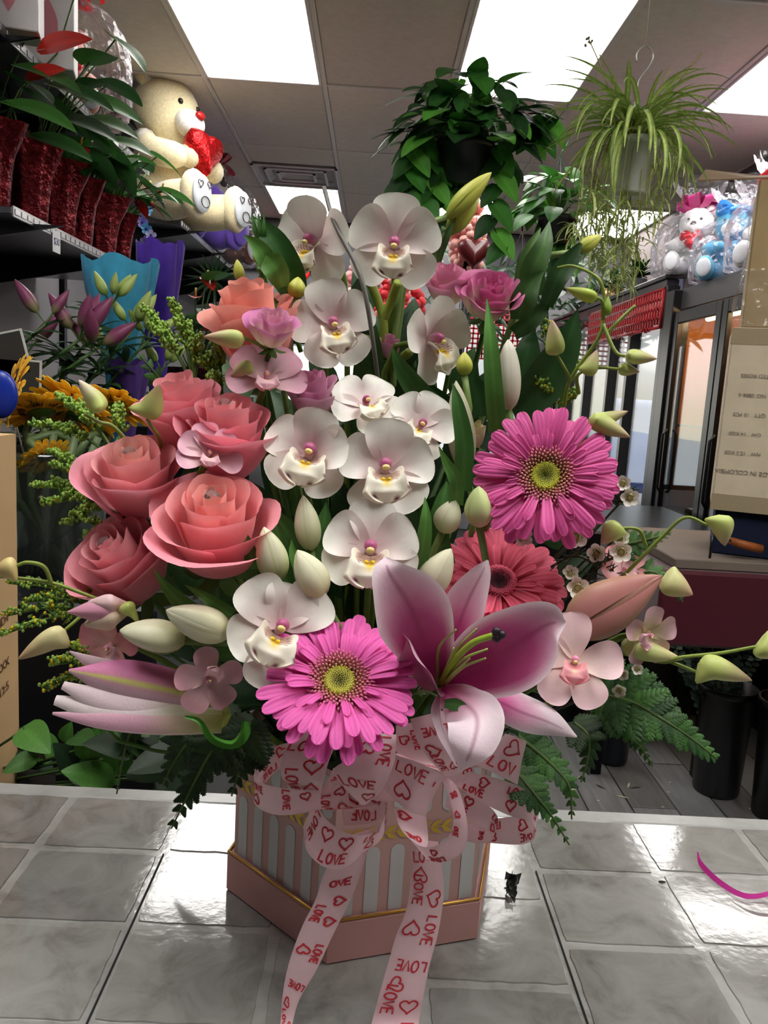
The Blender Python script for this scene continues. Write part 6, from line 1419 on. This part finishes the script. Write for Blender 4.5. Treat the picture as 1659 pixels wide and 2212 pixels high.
for i, (y, z, cl, lb) in enumerate(((3.0, 1.312, (RD, PKS, WHT), 'red pink and white bouquet on the near top cooler shelf'), (3.75, 1.312, (RD, PKS), 'red and pink bouquet behind the middle cooler door'), (4.4, 1.312, (ORG, RD), 'orange and red bouquet behind the far cooler door, upper shelf'),
                                    (3.0, .812, (S(230, 190, 60), WHT), 'yellow and white bouquet low behind the near cooler door'), (3.75, .812, (RD, ORG), 'red orange bouquet low behind the middle cooler door'), (4.4, .812, (PKS, WHT), 'pink bouquet low behind the far cooler door'))):
    bunch(SX+.28, y, z, cl, 34, .15, lb)
# things on the cooler top
CT2 = [ ((1.97, 4.05), .17, .5, S(240, 240, 240), 'white plush bear bagged with a red heart, nearest on the cooler'), ((2.15, 4.0), .15, .5, S(240, 150, 180), 'pink and white plush bear in a clear bag on the cooler'),
        ((1.95, 4.52), .15, .46, S(80, 165, 205), 'turquoise plush bear in a clear bag on the cooler'), ((1.93, 5.02), .17, .5, S(225, 225, 225), 'grey white plush bear in a large clear bag, farthest on the cooler'), ((2.22, 4.35), .15, .55, S(220, 50, 90), 'deep pink plush bear at the back of the cooler top'), ((2.2, 4.8), .16, .58, S(235, 80, 150), 'hot pink plush bear at the back of the cooler top')]
for i, ((x, y), r, h, cc, lb) in enumerate(CT2):
    r *= 1.25
    bear((x, y, ZC if y < 4.9 else 2.216), .42, -.75+.08*i, lb, body=cc, muz=S(245, 240, 240), pad=S(235, 235, 240), nose=S(60, 20, 25), heart=(S(200, 20, 40) if i in (0, 3) else None), group='plush bears on the cooler', marks=False)
    cello((x, y, (ZC if y < 4.9 else 2.216)+.001), r*1.12, h*1.12, ('clear bag with red bow around the white bear', 'clear bag with a pink bow around the pink bear', 'clear bag with blue bow around the turquoise bear', 'wide clear bag around the farthest bear', 'clear bag around the deep pink bear at the back', 'clear bag around the hot pink bear at the back')[i], bowc=(S(200, 25, 35), S(225, 60, 140), S(70, 150, 215), S(220, 60, 150), S(190, 30, 40), S(220, 40, 120))[i], seed=i+11, parentgrp='clear bags on the cooler')
b_ = bpy.data.objects.get('teddy_bear.004')
tt = text('LOVE', .06, Matrix.Translation((0, -.092, .13)) @ Matrix.Rotation(PI/2, 4, 'X'), b_, S(150, 20, 50), name='lettering', ex=.002)
# pots on the header beyond the cooler
led = thing('display_ledge', 'dark ledge above the shop doors carrying small pots', 'shelf', (1.95, 5.9, 2.19))
part('board', G().box((SX-.05, 4.96, 2.192), (XR, 8.25, 2.215), S(70, 62, 64), bev=.004), PLAST, led, world=True, flat=True)
def smallpot(px, py, D_, r, h, col, mat, label, tuft, n_=26, ribs=0, tl=.09):
    p = P(px, py, D_); t = thing('small_potted_plant', label, 'potted plant', p, 'small potted plants over the doors')
    wob = (lambda A, q: 1+.05*np.cos(ribs*A)) if ribs else None
    part('pot', G().lathe([(0, 0), (r*.7, 0), (r*.95, h*.5), (r, h), (r*.9, h), (0, h*.9)], col, n=48, wob=wob), mat, t)
    me = leafmesh(tuft, .16, .5)
    for k in range(n_):
        a = rnd(0, 6.28); e = rnd(.1, 1.5); leafpart(t, me, p+Vector((0, 0, h)), (math.cos(a)*math.cos(e), math.sin(a)*math.cos(e), math.sin(e)), (0, 0, 1), tl*rnd(.7, 1.2))
for (px, r, h, col, mat, lb, tuft, rb_, n_) in ((1325, .075, .13, S(205, 165, 115), GOLD, 'little plant in a ribbed gold pot over the doors', S(40, 90, 40), 14, 30), (1372, .075, .13, S(95, 95, 100), DULL, 'spiky tuft plant in a grey pot over the doors', S(36, 74, 34), 0, 60), (1268, .06, .1, S(70, 70, 74), DULL, 'small green plant farthest along over the doors', S(60, 140, 60), 0, 30), (1290, .07, .15, S(80, 80, 84), DULL, 'dark leaved plant in a grey pot over the doors', S(34, 60, 34), 0, 40)):
    r_ = ray(px, 640); Y_ = 1.93/r_.x*r_.y
    p = Vector((1.93 + (.12 if px == 1290 else 0), Y_, 2.216)); t = thing('small_potted_plant', lb, 'potted plant', p, 'small potted plants over the doors')
    part('pot', G().lathe([(0, 0), (r*.7, 0), (r*.95, h*.5), (r, h), (r*.9, h), (0, h*.9)], col, n=56, wob=(lambda A, q, rb_=rb_: 1+.05*np.cos(rb_*A)) if rb_ else None), mat, t)
    me = leafmesh(tuft, .14, .5)
    for k in range(n_):
        a = rnd(0, 6.28); e = rnd(.1, 1.5); leafpart(t, me, p+Vector((0, 0, h)), (math.cos(a)*math.cos(e), math.sin(a)*math.cos(e), math.sin(e)), (0, 0, 1), .17*rnd(.7, 1.2))
# hedge-like artificial greenery high at the back
t = thing('hanging_greenery', 'dark fern like greenery high in front of the far wall', 'plant', (1.2, 7.6, 2.3))
me = leafmesh(S(40, 62, 40), .12, .6)
for k in range(260): leafpart(t, me, (rnd(.5, 2.3), rnd(7.3, 7.9), rnd(2.0, 2.75)), (rnd(-1, 1), rnd(-1, .2), rnd(-1, 1)), (0, -1, .6), rnd(.14, .26))
for x_ in (.7, 1.2, 1.8): part('wire', G().tube([(x_, 7.6, 2.4), (x_, 7.6, CEIL-.003)], .002, S(60, 60, 60)), METAL, t, world=True)
# red mesh valance and hearts in the far window
def mesh_panel(x0, x1, y, z0, z1, label, axis_='x', name='red_mesh'):
    g = G(); n_ = int((x1-x0)/.05); m_ = int((z1-z0)/.05)
    for i in range(n_+1):
        a = x0+(x1-x0)*i/n_; p_, q_ = ((a, y, z0+.02*math.sin(i)), (a, y, z1)) if axis_ == 'x' else ((y, a, z0+.02*math.sin(i)), (y, a, z1)); g.tube([p_, q_], .012, S(205, 25, 35), 4)
    for j in range(m_+1):
        z_ = z0+(z1-z0)*j/m_; p_, q_ = ((x0, y, z_), (x1, y, z_)) if axis_ == 'x' else ((y, x0, z_), (y, x1, z_)); g.tube([p_, q_], .012, S(195, 20, 32), 4)
    return solo(name, g, SATIN, label, 'curtain', 'red mesh valances')
mesh_panel(.95, 1.62, 8.288, 1.80, 2.35, 'red mesh valance at the top of the far window')
mesh_panel(5.0, 6.65, SX-.036, 1.90, 2.13, 'red mesh strip across the top of the near glass door', 'y')
for k, (x_, z_, s_, lb) in enumerate(((-.85, 2.72, .16, 'small red sign on the dark far header, upper'), (-.80, 2.5, .13, 'red heart shaped sign on the far header, lower'))):
    t = thing('sign', lb, 'sign', (x_, 8.18, z_)); heartpoly(Matrix.Rotation(PI/2, 4, 'X'), s_*1.6, S(225, 20, 25), t, PLAST, 'panel', .01) if k else part('panel', G().box((-s_*.8, 0, -s_*.35), (s_*.8, .03, s_*.35), S(225, 20, 25), bev=.003), PLAST, t, flat=True)
    part('bracket', G().box((-.01, .02, -.01), (.01, .12, .01), DK), METAL, t, flat=True)
# flower columns in the middle distance
def column(px, py, D_, h, r, cols, label, n_=120):
    p = P(px, py, D_); t = thing('flower_column', label, 'flower display', (p.x, p.y, 0), 'tall flower displays in the shop'); g = G()
    part('stand', G().tube([(0, 0, 0), (0, 0, p.z)], .02, DK).lathe([(0, 0), (.16, 0), (.16, .02), (0, .03)], DK), METAL, t)
    for k in range(n_):
        a = rnd(0, 6.28); zz = rnd(-.5, .5); rr = r*math.sqrt(max(.05, 1-(2*zz)**2))
        g.ball((rr*math.cos(a), rr*math.sin(a), p.z+zz*h), rnd(.018, .032), random.choice(cols), 5, 8, fn=lambda d: 1+.25*np.sin(7*d[:, 0])*np.sin(7*d[:, 1]))
    part('blossoms', g, PETAL, t, kind='stuff')
column(1012, 520, 4.2, .40, .075, (S(240, 150, 145), S(250, 190, 180)), 'coral pink blossom column right of the top orchid')
column(792, 640, 4.6, .48, .11, (S(240, 190, 190), S(225, 120, 130), S(250, 225, 225)), 'pale pink blossom column behind the orchid stalk')
column(862, 690, 4.4, .55, .12, (S(235, 60, 70), S(250, 180, 180), S(220, 40, 60)), 'red and pink blossom column behind the orchids')
p = P(1024, 545, 4.0); t = thing('heart_box', 'dark red glossy heart hanging by the coral blossom column', 'decoration', p); heartpoly(Matrix.Rotation(PI/2, 4, 'X'), .17, S(90, 16, 22), t, PLAST, 'heart', .035); part('string', G().tube([(0, 0, .05), (0, 0, CEIL-p.z-.003)], .001, DK), METAL, t)
# dark display fixture mid distance, left of the orchids
t = thing('display_rack', 'dark display rack in the middle of the shop behind the top orchids', 'rack', (-.75, 6.0, 0))
for x_ in (-1.0, -.35):
    part('upright', G().box((x_-.02, 5.95, 0), (x_+.02, 6.0, 2.0), DK, bev=.003), METAL, t, world=True, flat=True)
for z_ in (.5, 1.1, 1.7, 1.96): part('shelf', G().box((-1.02, 5.75, z_), (-.33, 6.05, z_+.03), DK, bev=.003), METAL, t, world=True, flat=True)
for k in range(6):
    solo('glass_vase', G().lathe([(0, 0), (.05, 0), (.06, .1), (.04, .2), (.055, .24), (.05, .24), (.035, .2), (0, .02)], S(210, 215, 225), c=(-.9+.19*(k % 3), 5.9, 1.13 if k < 3 else 1.73)), GLASSY, 'small clear glass vase on the dark display rack', 'vase', 'glass vases on the dark display rack')
# ---------------- cartons, board and clothed table at the right
TY = 2.26
tbz = P(1500, 1235, TY).z; cbz = P(1500, 1400, TY).z
x0t = P(1425, 1290, TY).x
tb = thing('clothed_table', 'table under a short maroon cloth at the right', 'table', (1.35, 2.6, 0))
part('cloth', G().box((x0t, TY, cbz), (1.74, 2.9, tbz), S(88, 14, 36), bev=.01), SATIN, tb, world=True, flat=True)
for (x_, y_) in ((x0t+.05, 2.84), (1.70, 2.84), (x0t+.45, 2.84), (1.70, TY+.06)): part('leg', G().box((x_-.02, y_-.02, 0), (x_+.02, y_+.02, tbz-.02), DK), METAL, tb, world=True, flat=True)
bt = tbz+.03
solo('board', G().box((P(1440, 1200, TY+.1).x, TY+.03, tbz+.0005), (1.70, 2.88, bt), S(120, 108, 98), bev=.003), CARD, 'worn grey brown board lying on the maroon cloth', 'board', flat=True)
FY = TY+.14
def carton(px, pyt, pyb, w_, d_, dy, label, col, zb=None):
    x = P(px, (pyt+pyb)/2, FY+dy).x; zt = P(px, pyt, FY+dy).z; zb = zb if zb is not None else P(px, pyb, FY+dy).z
    t = thing('cardboard_box', label, 'box', Matrix.Translation((x, FY+dy, zb)) @ Matrix.Rotation(-.40, 4, 'Z') @ Matrix.Translation((w_/2, d_/2, 0)), 'stacked cartons at the right')
    part('carton', G().box((-w_/2, -d_/2, .0005), (w_/2, d_/2, zt-zb), col, bev=.004), CARD, t, flat=True)
    return t, x, zb, zt
tn, xn, zn0, zn1 = carton(1538, 1098, 1230, .42, .3, .02, 'dark navy carton under the pale lettered one', S(22, 30, 52), bt)
part('tape', G().box((.0, -.152, 0), (.03, -.15, zn1-zn0), S(60, 75, 70)), SATIN, tn, flat=True)
tp_, xp, zp0, zp1 = carton(1560, 705, 1085, .42, .34, 0, 'pale cardboard carton with upside down lettering at the right', S(214, 198, 172), zn1)
H_ = zp1-zp0
for (z0, z1) in ((H_-.05, H_-.002), (.0, .05)): part('tape', G().box((-.212, -.1715, z0), (.211, -.17, z1), S(190, 172, 140)), SATIN, tp_, flat=True)
Mt = lambda x, z: Matrix.Translation((x, -.1725, z)) @ Matrix.Rotation(PI/2, 4, 'X') @ Matrix.Rotation(PI, 4, 'Z')
for k, (tx, x_) in enumerate((('MADE IN COLOMBIA', .085), ('NW   12.5 KGS', .07), ('GW   14 KGS', .07), ('QTY   10 PCS', .075), ('ITEM NO. 0806-S', .095), ('ASSORTED ROSES', .10))):
    text(tx, .0155 if k else .0185, Mt(-.21+x_+.0, H_*(.22+.105*k)), tp_, S(125, 114, 104))
tu, xu, zu0, zu1 = carton(1622, 385, 700, .34, .3, .0, 'brown upper carton with an open flap at the right edge', S(176, 152, 112), zp1)
hu = zu1-zu0
xf = P(1515, 385, FY).x-xu-.17
g = G(); v = [(-.17, -.15, hu), (.17, -.15, hu), (.17, .02, hu+.05), (-.17, .02, hu+.05), (xf, -.15, hu+.0), (xf+.015, .02, hu+.075)]
g.add([(a, b, c+.004) for a, b, c in v]+[(a, b, c) for a, b, c in v], [(0, 1, 2, 3), (4, 0, 3, 5), (9, 8, 7, 6), (11, 9, 6, 10), (4, 5, 11, 10), (0, 4, 10, 6), (0, 6, 7, 1), (5, 3, 9, 11)], S(140, 112, 80))
part('flap', g, CARD, tu, flat=True)
part('shrink_wrap', G().grid(lambda U, V: (-.174-.012*np.sin(9*U)*(V < 0)-.02*(1-U), -.10+.06*V-.01*np.sin(14*U), -.0+U*hu*.9), 20, 9, S(235, 235, 240)).grid(lambda U, V: (-.09+.1*V, -.158-.006*np.sin(9*U+4*V), .0+U*hu*.4), 16, 9, S(235, 235, 240)), CELLO, tu)
ty = FY-.08
hk = thing('tool', 'orange brown wooden handled tool behind the right orchid bud', 'tool', P(1600, 1175, ty))
part('handle', G().tube([P(1578, 1168, ty), P(1610, 1178, ty), P(1645, 1186, ty)], [.011, .014, .013], S(165, 92, 45), 10), LEAF, hk, world=True)
q_ = P(1540, 1150, ty+.01); part('shaft', G().tube([q_, P(1578, 1168, ty)], .004, S(60, 60, 62)).tube([q_, (q_.x, q_.y, bt)], .004, S(60, 60, 62)), METAL, hk, world=True)
# floor buckets with eucalyptus
EU = G().grid(petal(1, .48, roundf, 0, -.3, cup=.1), 7, 5, S(120, 145, 130)).mesh('leaf'); EU2 = G().grid(petal(1, .45, roundf, 0, -.3, cup=.1), 7, 5, S(86, 108, 96)).mesh('leaf')
def eucal(t, base, tips):
    for tp in tips:
        q = cat([base, (Vector(base)+tp)/2+Vector((0, 0, .05)), tp], 16); part('branch', G().tube(q, .002, S(90, 90, 70), 5), LEAF, t, world=True)
        for i in range(5, 16):
            for sg in (-1, 1):
                leafpart(t, EU if random.random() < .5 else EU2, q[i], (sg, rnd(-.5, .2), rnd(-.1, .7)), (0, -1, .8), rnd(.02, .038))
fb = ZP(1545, 1705, .002); r1 = pxs(1545, 1705, fb.y)*60
bk = bucket(fb.x, fb.y+.0, 0.001, r1*.95, P(1545, 1480, fb.y+.0).z, 'black floor bucket with eucalyptus, left of the pair')


eu = thing('eucalyptus', 'grey green eucalyptus branches in the black floor bucket', 'cut foliage', (fb.x, fb.y, .1)); eucal(eu, (fb.x, fb.y, .1), [P(a, b, fb.y-.05+.02*i) for i, (a, b) in enumerate(((1530, 1325), (1560, 1350), (1495, 1400), (1590, 1370), (1625, 1340), (1545, 1420), (1480, 1450), (1585, 1440), (1640, 1400), (1510, 1350), (1460, 1400)))])
fb2 = ZP(1665, 1760, .002); bucket(fb2.x+.02, fb2.y, 0.001, pxs(1665, 1760, fb2.y)*62, P(1640, 1510, fb2.y).z, 'black floor bucket at the right edge, nearer of the pair')
fb3 = ZP(1318, 1640, .002); bucket(fb3.x, fb3.y, .001, pxs(1318, 1640, fb3.y)*42, P(1318, 1500, fb3.y).z, 'dark floor bucket seen behind the fern', col=S(16, 24, 34))
for k, (px, py, dd, cc, lb) in enumerate(((1400, 1590, .1, BLK, 'black bucket behind the sweeping fern frond'), (1230, 1600, .3, BLK, 'black bucket far behind the lily, left of the dark one'), (1450, 1580, .12, S(14, 14, 16), 'tall black bucket in the dark row below the table'))):
    q = ZP(px, py, .002); bucket(q.x, q.y+dd, .001, .14, .55+.1*k, lb, col=cc)
t = thing('dark_block', 'long dark block added for the shade behind the right floor buckets', 'stand', (1.2, 4.0, 0))
part('block', G().box((.62, 3.45, 0), (1.72, 4.5, .84), S(18, 17, 20), bev=.01), PLAST, t, world=True, flat=True)  # near-black block added in place of the darkness behind the buckets
solo('glass_jar', G().lathe([(0, 0), (.035, 0), (.038, .14), (.03, .17), (.034, .19), (.03, .19), (.026, .17), (0, .01)], S(220, 225, 230), c=(.95, 3.6, .843)), GLASSY, 'clear glass jar on the dark block behind the dendrobium', 'jar')
# litter on the floor
for k, (px, py) in enumerate(((1245, 1705), (1285, 1693), (1360, 1690), (1385, 1700), (1330, 1718), (1450, 1690), (1447, 1712), (1435, 1743), (1575, 1722), (1620, 1748), (1250, 1680), (1290, 1730))):
    q = ZP(px, py, .003); long_ = k < 5
    solo('floor_scrap', G().grid(petal((.05 if long_ else .012), .004, lance, .05, -.1), 5, 3, S(60, 70, 45) if k % 2 and long_ else S(205, 200, 170), orient(q, (rnd(-1, 1), rnd(-1, 1), 0), (0, 0, 1), 1)), LEAF, 'small plant scrap lying on the grey plank floor', 'litter', 'plant scraps on the plank floor')
# dark mass behind bouquet left: black buckets on the low step
bucket(-.95, 1.1, .58, .1, .22, 'black bucket in the dark behind the half open lily'); bucket(-.6, 1.16+.5, 1.02, .09, .12, 'low black bowl on the high step behind the roses')
